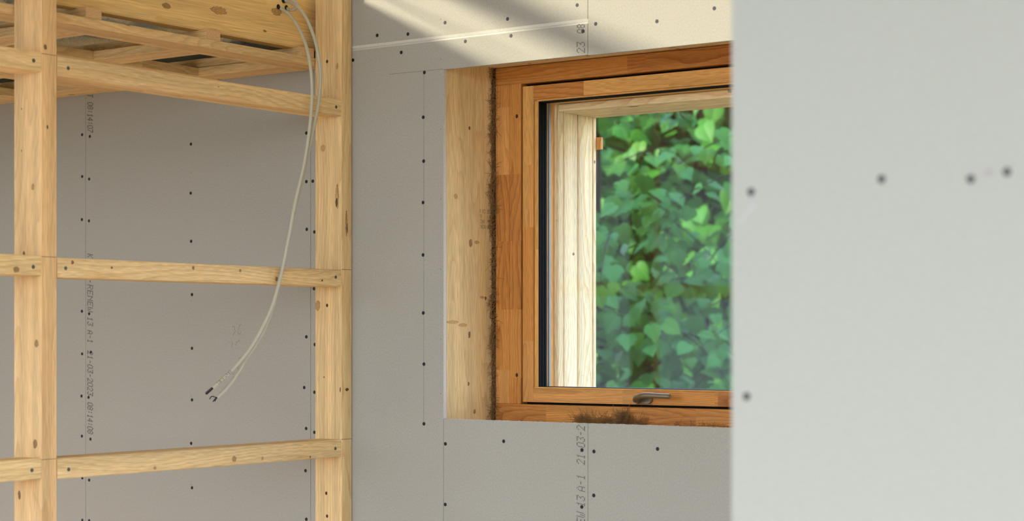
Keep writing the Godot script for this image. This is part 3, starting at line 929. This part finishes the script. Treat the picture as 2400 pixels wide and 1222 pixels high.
func build_partition() -> void:
	var part := base("stud_frame")
	tag(part, "open pale softwood stud frame with three rows of horizontal rails", "partition frame")
	var W := 0.093
	var T := 0.045
	var per := 2.0 * (W + T)
	var rail_screws := [[2.0533, 0.0652], [1.6050, 0.0669], [1.1536, 0.0685], [2.0512, 0.9731], [1.6020, 0.9804], [1.1503, 0.9718], [2.0569, 1.0710], [1.6022, 1.0722], [1.1544, 1.0757]]
	# right stud, against the window wall
	var tw := 384
	var th := 2048
	var R_TOP := 2.70
	var kn := []
	for k in [["z", -0.0643, 1.9509, 11, 7, 0.15], ["z", -0.0147, 1.8200, 8, 24, 0.45], ["z", -0.0170, 1.8050, 5, 9, 0.95], ["z", -0.0830, 1.5319, 12, 10, 0.25], ["z", -0.0613, 1.3410, 3, 2, 0.8], ["z", -0.0147, 2.1648, 6, 6, 0.2], ["z", -0.0040, 1.3090, 3, 5, 0.95], ["x", 0.0242, 1.7500, 6, 26, 0.5], ["x", 0.0215, 1.7360, 3, 10, 0.95], ["x", 0.0222, 1.3086, 9, 3, 0.95]]:
		var p := stud_uv(k[0], k[1], k[2], W, T, 0.0, R_TOP, tw, th)
		kn.append([p.x, p.y, k[3], k[4], k[5]])
	var marks := []
	var pc := Color(0.50, 0.38, 0.26)
	for y in [1.6264, 1.1763]:
		var p := stud_uv("x", 0.044, y, W, T, 0.0, R_TOP, tw, th)
		marks.append([int(p.x), int(p.y), 60, 1, pc])
	for h in [[-0.0492, 1.5316], [-0.0492, 2.1801], [-0.0522, 1.0315], [-0.0492, 0.9716]]:
		var p := stud_uv("z", h[0], h[1], W, T, 0.0, R_TOP, tw, th)
		for k in 7:
			var hw: int = [2, 4, 5, 5, 5, 4, 2][k]
			marks.append([int(p.x) - hw, int(p.y) - 3 + k, hw * 2, 1, Color(0.22, 0.16, 0.10)])
	var cr := stud_uv("x", 0.0138, 1.085, W, T, 0.0, R_TOP, tw, th)
	marks.append([int(cr.x), int(cr.y), 1, 34, Color(0.30, 0.22, 0.14)])
	var ms := wood(tw, th, 101, EARLY, LATE, 22.0, 4.0, 0.52, kn, marks)
	timber("stud", part, Vector3(-W, 0.0, 0.0012), Vector3(0, R_TOP, T), "y", ms, per, R_TOP, 0.0022)
	# left stud
	kn = []
	var L_TOP := 2.41
	for k in [["z", -0.0280, 1.7824, 7, 6, 0.35], ["z", -0.0582, 1.6326, 6, 6, 0.8], ["z", -0.0165, 1.4339, 9, 7, 0.45], ["z", -0.0208, 1.2116, 10, 8, 0.55], ["z", -0.0741, 1.0954, 6, 8, 0.7], ["z", -0.0669, 1.9575, 2, 2, 0.9], ["z", -0.0669, 1.8642, 2, 2, 0.9], ["x", 1.0387, 2.0909, 6, 5, 0.7], ["x", 1.0327, 1.9147, 3, 4, 0.95]]:
		var p := stud_uv(k[0], k[1], k[2], W, T, 1.005, L_TOP, tw, th)
		kn.append([p.x, p.y, k[3], k[4], k[5]])
	marks = []
	for y in [1.6253, 2.0750, 1.1760]:
		var p := stud_uv("x", 1.049, y, W, T, 1.005, L_TOP, tw, th)
		marks.append([int(p.x), int(p.y), 60, 1, pc])
	var ml := wood(tw, th, 102, EARLY.lerp(Color(0.90, 0.735, 0.51), 0.7), LATE, 26.0, 5.0, 0.48, kn, marks)
	timber("stud", part, Vector3(-W, 0.0, 1.005), Vector3(0, L_TOP, 1.050), "y", ml, per, L_TOP, 0.0022)
	timber("stud", part, Vector3(-W, 0.0, 2.010), Vector3(0, L_TOP, 2.055), "y", ml, per, L_TOP, 0.0022, 0.3)
	# rails, flush with the front of the studs
	var rper := 2.0 * (0.045 + 0.072)
	var rows := [[2.0310, 2.0755, 111, [[2.06, 0.5, 2, 2, 0.6]]],
		[1.5800, 1.6250, 112, [[1.6151, 0.9607, 5, 4, 0.7], [1.6069, 0.8443, 3, 3, 0.8], [1.6135, 0.5854, 5, 4, 0.5], [1.5939, 0.2938, 6, 5, 0.5], [1.6118, 0.4246, 4, 4, 0.5], [1.5947, 0.1206, 3, 3, 0.9]]],
		[1.1300, 1.1765, 113, [[1.1454, 0.4455, 8, 8, 0.3], [1.1412, 0.3453, 5, 4, 0.3], [1.1362, 0.1669, 3, 3, 0.7], [1.1383, 0.7104, 4, 5, 0.3]]]]
	for row in rows:
		var rk := []
		for k in row[3]:
			rk.append([(k[0] - row[0]) / rper * 256.0, (1.0 - (k[1] - 0.045) / 0.96) * 1024.0, k[2], k[3], k[4]])
		var mr := wood(256, 1024, row[2], EARLY.lightened(0.02), LATE, 14.0, 3.5, 0.55, rk)
		var a := timber("rail", part, Vector3(-0.072, row[0], 0.0452), Vector3(-0.0002, row[1], 1.0045), "z", mr, rper, 0.96, 0.0022)
		var kn2 := [[(1.5915 - 1.58) / rper * 256.0, (1.0 - (1.1191 - 1.05) / 0.96) * 1024.0, 7, 8, 0.45]] if row[2] == 112 else []
		var mr2 := wood(256, 1024, row[2] + 10, EARLY, LATE, 15.0, 3.5, 0.5, kn2)
		var b := timber("rail", part, Vector3(-0.072, row[0] + 0.003, 1.0503), Vector3(-0.0002, row[1] + 0.003, 2.0098), "z", mr2, rper, 0.96, 0.0022)
		for s in rail_screws:
			if absf(s[0] - (row[0] + row[1]) / 2) < 0.03:
				var o := put("screw", rail_screw(), a if s[1] < 1.0 else b, M.zinc, Vector3(-0.0001, s[0], s[1]))
				o.rotation.y = PI / 2


var rail_screw_mesh: ArrayMesh


func rail_screw() -> ArrayMesh:
	if rail_screw_mesh == null:
		rail_screw_mesh = make_screw_head(0.0046)
	return rail_screw_mesh


# ------------------------------------------------------------------ joist, batten grid and insulation above the partition
func build_loft() -> void:
	# ceiling joist
	var j := base("ceiling_joist")
	tag(j, "deep golden timber joist along the top of the partition with cable holes", "beam")
	var jl := 2.10
	var per := 2.0 * (0.045 + 0.196)
	var kn := []
	for k in [[2.2620, 0.5588, 7, 7, 0.5], [2.2755, 0.3793, 10, 14, 0.3], [2.3025, 0.1660, 10, 9, 0.35], [2.2457, 0.2106, 3, 3, 0.6], [2.31, 0.78, 8, 8, 0.5], [2.335, 0.135, 5, 5, 0.4]]:
		kn.append([(k[0] - 2.218) / per * 512.0, (1.0 - (k[1] - 0.002) / jl) * 1024.0, k[2], k[3], k[4]])
	var mj := wood(512, 1024, 131, Color(0.94, 0.805, 0.53), Color(0.83, 0.64, 0.37), 26.0, 5.0, 0.45, kn, [], 0.7, 64)
	timber("joist_timber", j, Vector3(-0.165, 2.218, 0.002), Vector3(-0.120, 2.414, 0.002 + jl), "z", mj, per, jl, 0.003)
	for h in [Vector3(-0.1192, 2.3164, 0.1588), Vector3(-0.1192, 2.3186, 0.1276), Vector3(-0.1192, 2.3352, 0.1395)]:
		var st := new_st()
		var r := 0.0068
		for k in 14:
			var a := TAU * k / 14
			var b := TAU * (k + 1) / 14
			tri(st, Vector3.ZERO, Vector3(0, cos(a), sin(a)) * r, Vector3(0, cos(b), sin(b)) * r, Vector3(1, 0, 0))
		put("cable_hole", st.commit(), j, flat(Color(0.10, 0.065, 0.035), 0.95), h)
	# rails above, out of sight, that stand in the sunlight
	var u := base("loft_rails")
	tag(u, "pale softwood rails above the ceiling joist", "rails")
	timber("rail", u, Vector3(-0.142, 2.536, 0.002), Vector3(-0.097, 2.606, 2.1), "z", mj, per, jl, 0.002, 0.4)
	timber("batten", u, Vector3(-0.122, 2.449, 0.002), Vector3(-0.115, 2.454, 2.1), "z", M.lath, 0.25, 1.0, 0.001, 0.2)
	# the grid of laths, with cross battens and spacers over it
	var g := base("batten_grid")
	tag(g, "grid of rough softwood laths under the loft insulation", "ceiling battens")
	var lp := 0.236
	var xs := [-0.095, -0.480, -0.865, -1.250, -1.635, -2.020]
	for i in xs.size():
		timber("lath", g, Vector3(xs[i] - 0.087, 2.170, 0.002), Vector3(xs[i], 2.1935, 2.1), "z", M.lath, lp, 1.0, 0.0012, 0.17 * i, 0.3 * i)
	var zs := [0.0025, 0.3800, 0.7600, 1.1400, 1.5200, 1.9000]
	for k in zs.size():
		for i in xs.size() - 1:
			timber("cross_lath", g, Vector3(xs[i + 1] + 0.0008, 2.1705, zs[k]), Vector3(xs[i] - 0.0878, 2.1935, zs[k] + 0.094), "x", M.lath, lp, 1.0, 0.0012, rng.randf(), rng.randf())
	for z in [0.0445, 0.3965, 0.7890, 1.1750, 1.56]:
		timber("spacer", g, Vector3(-2.1, 2.1940, z), Vector3(-0.0965, 2.2178, z + 0.048), "x", M.lath, lp, 1.0, 0.0008, rng.randf(), rng.randf())
	# insulation lying on the battens
	var n := FastNoiseLite.new()
	n.seed = 77
	n.frequency = 7.0
	n.fractal_octaves = 4
	var fibre := FastNoiseLite.new()
	fibre.seed = 78
	fibre.frequency = 60.0
	for b in [[-2.38, -1.20], [-1.195, -0.17]]:
		var ib := base("insulation_batt", Vector3((b[0] + b[1]) / 2, 2.26, 1.05))
		tag(ib, "grey-green mineral wool lying on the laths %s" % ("next to the joist" if b[1] > -0.5 else "deep in the loft"), "insulation")
		var st := new_st()
		var nx := 80
		var nz := 150
		var P := []
		for iz in nz + 1:
			for ix in nx + 1:
				var x := lerpf(b[0], b[1], float(ix) / nx)
				var z := lerpf(0.004, 2.09, float(iz) / nz)
				P.append(Vector3(x, 2.262 + n.get_noise_2d(x, z) * 0.020 + fibre.get_noise_2d(x, z) * 0.006, z) - ib.position)
		for iz in nz:
			for ix in nx:
				var k := iz * (nx + 1) + ix
				var nn: Vector3 = (P[k + 1] - P[k]).cross(P[k + nx + 1] - P[k]).normalized()
				if nn.y > 0: nn = -nn
				quad(st, P[k], P[k + 1], P[k + nx + 2], P[k + nx + 1], nn)
		box_into(st, Vector3(b[0], 2.30, 0.004) - ib.position, Vector3(b[1], 2.36, 2.09) - ib.position)
		put("wool", st.commit(), ib, M.insulation)


# ------------------------------------------------------------------ cables
func cable(called: String, label: String, pts: Array, per := 5) -> Node3D:
	var o := base(called, pts[0])
	tag(o, label, "cable")
	var local := []
	for p in pts:
		local.append(p - pts[0])
	put("sheath", tube(smooth_path(local, per), 0.0043, 12), o, M.cable)
	return o


func build_cables() -> void:
	var A := [Vector3(-0.1250, 2.3154, 0.1535), Vector3(-0.1146, 2.3090, 0.1434), Vector3(-0.0884, 2.2924, 0.1470), Vector3(-0.0545, 2.2611, 0.1561), Vector3(-0.0206, 2.2207, 0.1688), Vector3(0.0056, 2.1803, 0.1813), Vector3(0.0160, 2.1407, 0.1831), Vector3(0.0166, 2.0971, 0.1788), Vector3(0.0173, 2.0530, 0.1796), Vector3(0.0179, 1.9972, 0.1868), Vector3(0.0185, 1.9525, 0.1956), Vector3(0.0192, 1.8854, 0.2126), Vector3(0.0198, 1.8294, 0.2326), Vector3(0.0204, 1.7739, 0.2509), Vector3(0.0211, 1.7188, 0.2660), Vector3(0.0217, 1.6749, 0.2793), Vector3(0.0223, 1.6204, 0.2958), Vector3(0.0229, 1.5747, 0.3122), Vector3(0.0236, 1.5314, 0.3315), Vector3(0.0242, 1.4927, 0.3554), Vector3(0.0248, 1.4532, 0.3853), Vector3(0.0255, 1.4141, 0.4208), Vector3(0.0261, 1.3850, 0.4559), Vector3(0.0267, 1.3522, 0.5009), Vector3(0.0274, 1.3242, 0.5481)]
	var B := [Vector3(-0.1250, 2.3358, 0.1371), Vector3(-0.1172, 2.3361, 0.1290), Vector3(-0.0970, 2.3272, 0.1294), Vector3(-0.0695, 2.3151, 0.1397), Vector3(-0.0395, 2.2859, 0.1430), Vector3(-0.0120, 2.2468, 0.1487), Vector3(0.0082, 2.2056, 0.1530), Vector3(0.0160, 2.1611, 0.1502), Vector3(0.0160, 2.1174, 0.1452), Vector3(0.0160, 2.0726, 0.1502), Vector3(0.0160, 2.0274, 0.1601), Vector3(0.0160, 1.9764, 0.1749), Vector3(0.0150, 1.9370, 0.1863), Vector3(0.0130, 1.8808, 0.2026), Vector3(0.0120, 1.8305, 0.2188), Vector3(0.0110, 1.7747, 0.2381), Vector3(0.0100, 1.7195, 0.2541), Vector3(0.0090, 1.6756, 0.2668), Vector3(0.0080, 1.6264, 0.2795), Vector3(0.0080, 1.5752, 0.2969), Vector3(0.0090, 1.5340, 0.3110), Vector3(0.0100, 1.4961, 0.3297), Vector3(0.0110, 1.4585, 0.3545), Vector3(0.0120, 1.4245, 0.3851), Vector3(0.0130, 1.3950, 0.4155), Vector3(0.0140, 1.3689, 0.4381), Vector3(0.0150, 1.3410, 0.4649), Vector3(0.0160, 1.3176, 0.4944), Vector3(0.0160, 1.2995, 0.5222)]
	var ca := cable("electric_cable", "pale grey cable with handwritten letters hanging from the joist", A)
	var o: Vector3 = A[0]
	var tip: Vector3 = A[-1] - o
	var t: Vector3 = (A[-1] - A[-2]).normalized()
	var across := t.cross(Vector3(0.7, 0, 0.72)).normalized()
	for k in [[0.0019, Color(0.05, 0.035, 0.03)], [0.0002, Color(0.26, 0.10, 0.05)], [-0.0019, Color(0.30, 0.31, 0.34)]]:
		put("conductor", tube([tip + across * -k[0] - t * 0.004, tip + across * -k[0] * 1.15 + t * 0.012, tip + across * -k[0] * 1.2 + t * (0.0275 - absf(k[0]))], 0.0013, 8), ca, flat(k[1], 0.5))
	# LOVE AFBR in felt pen: strokes in a unit letter box, read from the end of the cable upwards
	var letters := {
		"L": [[[0.15, 0.95], [0.05, 0.55]], [[0.1, 0.2], [0.5, 0.05]]], "O": [[[0.5, 1.0], [0.1, 0.7], [0.1, 0.3], [0.5, 0.0], [0.9, 0.3], [0.9, 0.7], [0.5, 1.0]]], "V": [[[0.05, 1.0], [0.5, 0.0], [0.95, 1.0]]],
		"E": [[[0.9, 1.0], [0.15, 1.0], [0.15, 0.0], [0.9, 0.0]], [[0.15, 0.52], [0.75, 0.52]]], "A": [[[0.05, 0.0], [0.5, 1.0], [0.95, 0.0]], [[0.2, 0.38], [0.8, 0.38]]],
		"F": [[[0.95, 1.0], [0.15, 1.0], [0.15, 0.0]], [[0.15, 0.55], [0.8, 0.55]]], "B": [[[0.15, 0.0], [0.15, 1.0], [0.75, 0.95], [0.8, 0.65], [0.2, 0.52], [0.9, 0.35], [0.8, 0.05], [0.15, 0.0]]],
		"R": [[[0.15, 0.0], [0.15, 1.0], [0.8, 0.95], [0.8, 0.6], [0.15, 0.5], [0.9, 0.0]]],
	}
	var path := smooth_path(A, 8)
	path.reverse()
	var dist := [0.0]
	for i in path.size() - 1:
		dist.append(dist[i] + path[i].distance_to(path[i + 1]))
	var st := new_st()
	for w in [["LOVE", 0.0185, 0.0062], ["AFBR", 0.0475, 0.0068]]:
		for i in w[0].length():
			for stroke in letters[w[0][i]]:
				var line := []
				for q in stroke:
					var s: float = w[1] + w[2] * (i + 0.05 + q[0] * 0.80)
					var k := 0
					while k < dist.size() - 2 and dist[k + 1] < s: k += 1
					var pc: Vector3 = path[k].lerp(path[k + 1], (s - dist[k]) / (dist[k + 1] - dist[k]))
					var tt: Vector3 = (path[k + 1] - path[k]).normalized()
					var out := Vector3(0.68, 0, 0.73)
					out = (out - tt * out.dot(tt)).normalized()
					var upv := out.cross(tt).normalized()
					if upv.y < 0: upv = -upv
					var ang: float = (q[1] - 0.5) * 1.75
					line.append(pc + (out * cos(ang) + upv * sin(ang)) * 0.0044 - o)
				tube_into(st, line, 0.00052, 5)
	put("handwriting", st.commit(), ca, M.ink)

	var cb := cable("electric_cable", "pale grey cable ending in a curled black wire, crossing behind the lettered cable", B)
	o = B[0]
	tip = B[-1] - o
	t = (B[-1] - B[-2]).normalized()
	var e := Vector3(0.0170, 1.2996, 0.5232) - o
	put("conductor", tube(smooth_path([tip - t * 0.004, e + Vector3(0, 0.0012, 0.004), e + Vector3(0, 0.0035, 0.0120), e + Vector3(0, 0.0030, 0.0190), e + Vector3(0, -0.0025, 0.0240)], 4), 0.0012, 8), cb, flat(Color(0.03, 0.03, 0.03), 0.5))
	put("conductor", tube([tip - t * 0.004, e + Vector3(0, -0.0030, 0.0060), e + Vector3(0, -0.0090, 0.0130)], 0.0014, 8), cb, flat(Color(0.05, 0.07, 0.12), 0.5))
	put("conductor", tube([tip - t * 0.004, e + Vector3(0.001, -0.0040, 0.0050), e + Vector3(0.001, -0.0085, 0.0075)], 0.0013, 8), cb, flat(Color(0.09, 0.06, 0.045), 0.5))

	var C := [Vector3(-0.1250, 2.3198, 0.1222), Vector3(-0.1100, 2.3120, 0.1269), Vector3(-0.0900, 2.3108, 0.1288), Vector3(-0.0800, 2.3189, 0.1282), Vector3(-0.0850, 2.3282, 0.1293), Vector3(-0.1000, 2.3430, 0.1312), Vector3(-0.1250, 2.3620, 0.1272)]
	cable("electric_cable", "short pale cable looping between two holes in the joist", C)


# ------------------------------------------------------------------ the wall end close to the camera
func build_near_wall() -> void:
	var w := base("wall_near")
	tag(w, "bluish white plasterboard wall end close to the viewer", "wall", "", "structure")
	var z := 1.8427
	plasterboard(w, rect(2.1833, 3.0830, 0.01, 4.78), [Vector2(2.2092, 1.6207), Vector2(2.3764, 1.6277), Vector2(2.4823, 1.6226), Vector2(2.5237, 1.6284), Vector2(2.2034, 1.3782), Vector2(2.2040, 1.86), Vector2(2.2060, 1.13), Vector2(2.634, 1.40), Vector2(2.634, 1.15), Vector2(2.634, 1.88)], z, M.paper)
	for k in 4:
		plasterboard(w, rect(3.0840 + k * 0.9, 3.0840 + k * 0.9 + 0.899, 0.01, 4.78) if k < 3 else rect(5.784, 6.49, 0.01, 4.78), [], z, M.paper)
	put("wall_core", box_mesh(Vector3(2.1963, 0.01, z - 0.1065), Vector3(6.49, 4.79, z - 0.0135)), w, M.core)
	var back := put("plasterboard", board_mesh(rect(2.1833, 6.49, 0.01, 4.78), z - 0.1075, z - 0.12), w, [M.paper, M.gypsum])
	back.name = "plasterboard_back"
	put("plasterboard_end", box_mesh(Vector3(2.1833, 0.01, z - 0.1070), Vector3(2.1955, 4.78, z - 0.0130)), w, M.paper)
	# a filled dent and a scuff
	var st := new_st()
	for k in 14:
		var a := TAU * k / 14
		var b := TAU * (k + 1) / 14
		tri(st, Vector3(2.5024, 1.6286, z + 0.0002), Vector3(2.5024 + cos(a) * 0.006, 1.6286 + sin(a) * 0.005, z + 0.0002), Vector3(2.5024 + cos(b) * 0.006, 1.6286 + sin(b) * 0.005, z + 0.0002), Vector3(0, 0, 1))
	put("filler_spot", st.commit(), w, flat(Color(0.64, 0.60, 0.575)))
	st = new_st()
	strip_into(st, Vector3(2.1930, 1.5840, z + 0.0002), Vector3(2.2150, 1.6060, z + 0.0002), 0.0035, Vector3(0, 0, 1))
	put("scuff", st.commit(), w, flat(Color(0.695, 0.685, 0.65)))


# ------------------------------------------------------------------ the garden outside the window
func leaf_mesh(kind: int) -> ArrayMesh:
	# a broad lobed leaf, 1 long, lying in x (across) and y (along), folded on its midrib and curled
	var outline := [Vector2(0.0, 0.0), Vector2(0.16, -0.10), Vector2(0.36, -0.02), Vector2(0.52, 0.20), Vector2(0.58, 0.42), Vector2(0.40, 0.47), Vector2(0.42, 0.62), Vector2(0.24, 0.72), Vector2(0.16, 0.86), Vector2(0.0, 1.05)]
	if kind == 1:
		outline = [Vector2(0.0, 0.0), Vector2(0.20, -0.08), Vector2(0.42, 0.02), Vector2(0.52, 0.26), Vector2(0.47, 0.50), Vector2(0.33, 0.72), Vector2(0.15, 0.90), Vector2(0.0, 1.08)]
	var st := new_st()
	var high := func(q: Vector2) -> Array:
		var ax := absf(q.x)
		var z := ax * 0.20 - q.y * q.y * 0.20 - ax * ax * 0.28 + sin(q.y * 7.0) * ax * 0.05
		var dx := signf(q.x) * (0.20 - 0.56 * ax)
		return [Vector3(q.x, q.y, z), Vector3(-dx, 0.40 * q.y, 1.0).normalized()]
	for s in [-1.0, 1.0]:
		for i in outline.size() - 1:
			var p: Vector2 = outline[i] * Vector2(s, 1)
			var q: Vector2 = outline[i + 1] * Vector2(s, 1)
			var a: Array = high.call(p)
			var b: Array = high.call(q)
			var c: Array = high.call(Vector2(0.001 * s, clampf(q.y, 0, 1.05)))
			var d: Array = high.call(Vector2(0.001 * s, clampf(p.y, 0, 1.05)))
			smooth_tri(st, a, b, c)
			smooth_tri(st, a, c, d)
	return st.commit()


func leaf_mat(c: Color, rough: float) -> StandardMaterial3D:
	var m := flat(c, rough)
	m.metallic_specular = 0.3
	m.backlight_enabled = true
	m.backlight = Color(0.16, 0.22, 0.06)
	m.cull_mode = BaseMaterial3D.CULL_DISABLED
	return m


func leaf_pose(p: Vector3, size: float, face: Vector3, spread: float) -> Transform3D:
	var n := (face + Vector3(rng.randfn(), rng.randfn(), rng.randfn()) * spread).normalized()
	var droop := Vector3(rng.randfn() * 0.6, -1.0, rng.randfn() * 0.5)
	var y := (droop - n * droop.dot(n)).normalized()
	var x := y.cross(n).normalized()
	return Transform3D(Basis(x * size, y * size, n * size), p)


func build_garden() -> void:
	var meshes := [leaf_mesh(0), leaf_mesh(1)]
	var greens := [leaf_mat(Color(0.21, 0.43, 0.15), 0.5), leaf_mat(Color(0.24, 0.43, 0.09), 0.5), leaf_mat(Color(0.19, 0.39, 0.09), 0.55), leaf_mat(Color(0.31, 0.46, 0.08), 0.5)]
	var bark := triplanar(noise_tex(256, 91, 0.08, Color(0.10, 0.085, 0.07), Color(0.24, 0.205, 0.17)), 2.0, 0.95)
	var ground := put("ground", box_mesh(Vector3(-30, -0.5, -40), Vector3(25, -0.3, -0.6)), self, triplanar(noise_tex(256, 92, 0.05, Color(0.13, 0.16, 0.07), Color(0.24, 0.25, 0.12)), 0.8, 1.0))
	tag(ground, "mossy shaded garden ground outside", "ground", "", "structure")
	var face := Vector3(0.35, 0.75, 0.75)

	# the shrub close outside: drooping sprays with broad leaves
	var bush := base("broadleaf_shrub", Vector3(-2.2, -0.3, -5.0))
	tag(bush, "leafy green shrub with drooping sprays of broad leaves close outside the pane", "shrub")
	put("stem", tube(smooth_path([Vector3(0.75, 0, -0.7), Vector3(0.68, 0.9, -0.65), Vector3(0.55, 1.9, -0.55), Vector3(0.5, 3.4, -0.4)], 5), 0.035, 9, true, 0.012), bush, bark)
	put("stem", tube(smooth_path([Vector3(-0.75, 0, -0.6), Vector3(-0.7, 1.1, -0.65), Vector3(-0.6, 2.3, -0.45), Vector3(-0.5, 3.4, -0.3)], 5), 0.035, 9, true, 0.012), bush, bark)
	var count := 0
	var rest := []
	for i in 96:
		var root := Vector3(rng.randf_range(-1.3, 1.1), rng.randf_range(1.5, 3.5), rng.randf_range(-0.6, 0.1))
		var d := Vector3(rng.randf_range(-0.6, 0.9), rng.randf_range(-0.1, 0.35), rng.randf_range(0.0, 0.7)).normalized()
		var length := rng.randf_range(0.5, 0.95)
		var line := []
		for k in 7:
			var t := k / 6.0
			line.append(root + d * length * t + Vector3(0, -0.42 * t * t * length, 0))
		put("branch", tube(line, 0.006, 5, false, 0.002), bush, bark)
		var nl := 17
		for k in nl:
			var t := (k + 0.5) / nl
			var seg := mini(int(t * 6), 5)
			var p: Vector3 = line[seg].lerp(line[seg + 1], t * 6 - seg)
			p += Vector3(rng.randfn() * 0.05, rng.randfn() * 0.045 - 0.02, rng.randfn() * 0.04)
			var pose := leaf_pose(p, rng.randf_range(0.065, 0.115), face, 0.45)
			var seen := p - Vector3(0.0, 2.3, 0)
			if count < 295 and absf(seen.x) < 0.55 and absf(seen.y) < 0.9 and p.z > -0.2:
				var o := put("leaf", meshes[rng.randi() % 2], bush, greens[[0, 0, 1, 2, 0, 1][rng.randi() % 6]])
				o.transform = pose
				count += 1
			else:
				rest.append(pose)
	scatter(bush, "foliage", meshes[0], greens[0], rest)

	# trees behind it, each with a trunk and a crown
	tree(Vector3(-5.4, -0.3, -8.4), 0.12, 6.4, 1.7, 9000, 0.13, greens[2], meshes[0], bark, face, "green tree with low branches behind the shrub", 0.9)
	tree(Vector3(-3.7, -0.3, -8.2), 0.09, 6.6, 1.7, 9000, 0.13, greens[2], meshes[1], bark, face, "green tree with a thin trunk further back beyond the shrub", 0.8)
	tree(Vector3(-7.0, -0.3, -11.5), 0.16, 7.5, 2.4, 9000, 0.16, greens[3], meshes[1], bark, face, "wide fresh green tree deep in the garden", 1.0)
	tree(Vector3(2.6, -0.3, -8.2), 0.09, 6.0, 1.6, 6000, 0.13, greens[0], meshes[0], bark, face, "bushy green tree standing apart to the side of the garden", 0.7)
	var hedge := base("hedge", Vector3(-8.0, -0.3, -14.5))
	tag(hedge, "tall green hedge closing the far end of the garden", "hedge")
	var pose := []
	for i in 26000:
		pose.append(leaf_pose(Vector3(rng.randf_range(-7, 7), rng.randf() * 6.5, rng.randf_range(-1.0, 0.5)), rng.randf_range(0.12, 0.24), face, 0.6))
	scatter(hedge, "foliage", meshes[1], greens[2], pose)
	for k in 5:
		put("stem", tube([Vector3(-5.0 + k * 2.4, 0, 0), Vector3(-4.8 + k * 2.4, 4.8, 0.1)], 0.08, 8, true, 0.03), hedge, bark)


func scatter(parent: Node, called: String, mesh: Mesh, m: Material, poses: Array) -> void:
	var mm := MultiMesh.new()
	mm.transform_format = MultiMesh.TRANSFORM_3D
	mm.mesh = mesh
	mm.instance_count = poses.size()
	for i in poses.size():
		mm.set_instance_transform(i, poses[i])
	var o := MultiMeshInstance3D.new()
	o.name = called
	o.multimesh = mm
	o.material_override = m
	o.set_meta("kind", "stuff")
	parent.add_child(o, true)


func tree(at: Vector3, r: float, h: float, spread: float, n: int, leaf: float, m: Material, mesh: Mesh, bark: Material, face: Vector3, label: String, low: float) -> void:
	var t := base("garden_tree", at)
	tag(t, label, "tree")
	put("trunk", tube(smooth_path([Vector3.ZERO, Vector3(0.05, h * 0.3, 0.03), Vector3(-0.03, h * 0.6, 0.02), Vector3(0.04, h, 0.0)], 4), r, 10, true, r * 0.25), t, bark)
	for i in 9:
		var y := lerpf(low, h * 0.9, i / 8.0)
		var a := rng.randf() * TAU
		var e := Vector3(cos(a) * spread * 0.8, y + 0.35, sin(a) * spread * 0.6)
		put("branch", tube([Vector3(0, y, 0), Vector3(e.x * 0.5, y + 0.25, e.z * 0.5), e], r * 0.3, 6, false, 0.006), t, bark)
	var poses := []
	for i in n:
		# leaves gather in clumps
		var c := Vector3.ZERO
		var seedv := i % 70
		c = Vector3(sin(seedv * 12.9) * spread * 0.8, low + 0.3 + fposmod(seedv * 0.618, 1.0) * (h - low), cos(seedv * 7.7) * spread * 0.6)
		var p := c + Vector3(rng.randfn(), rng.randfn() * 0.7, rng.randfn()) * 0.30
		poses.append(leaf_pose(p, leaf * rng.randf_range(0.7, 1.25), face, 0.5))
	scatter(t, "foliage", mesh, m, poses)
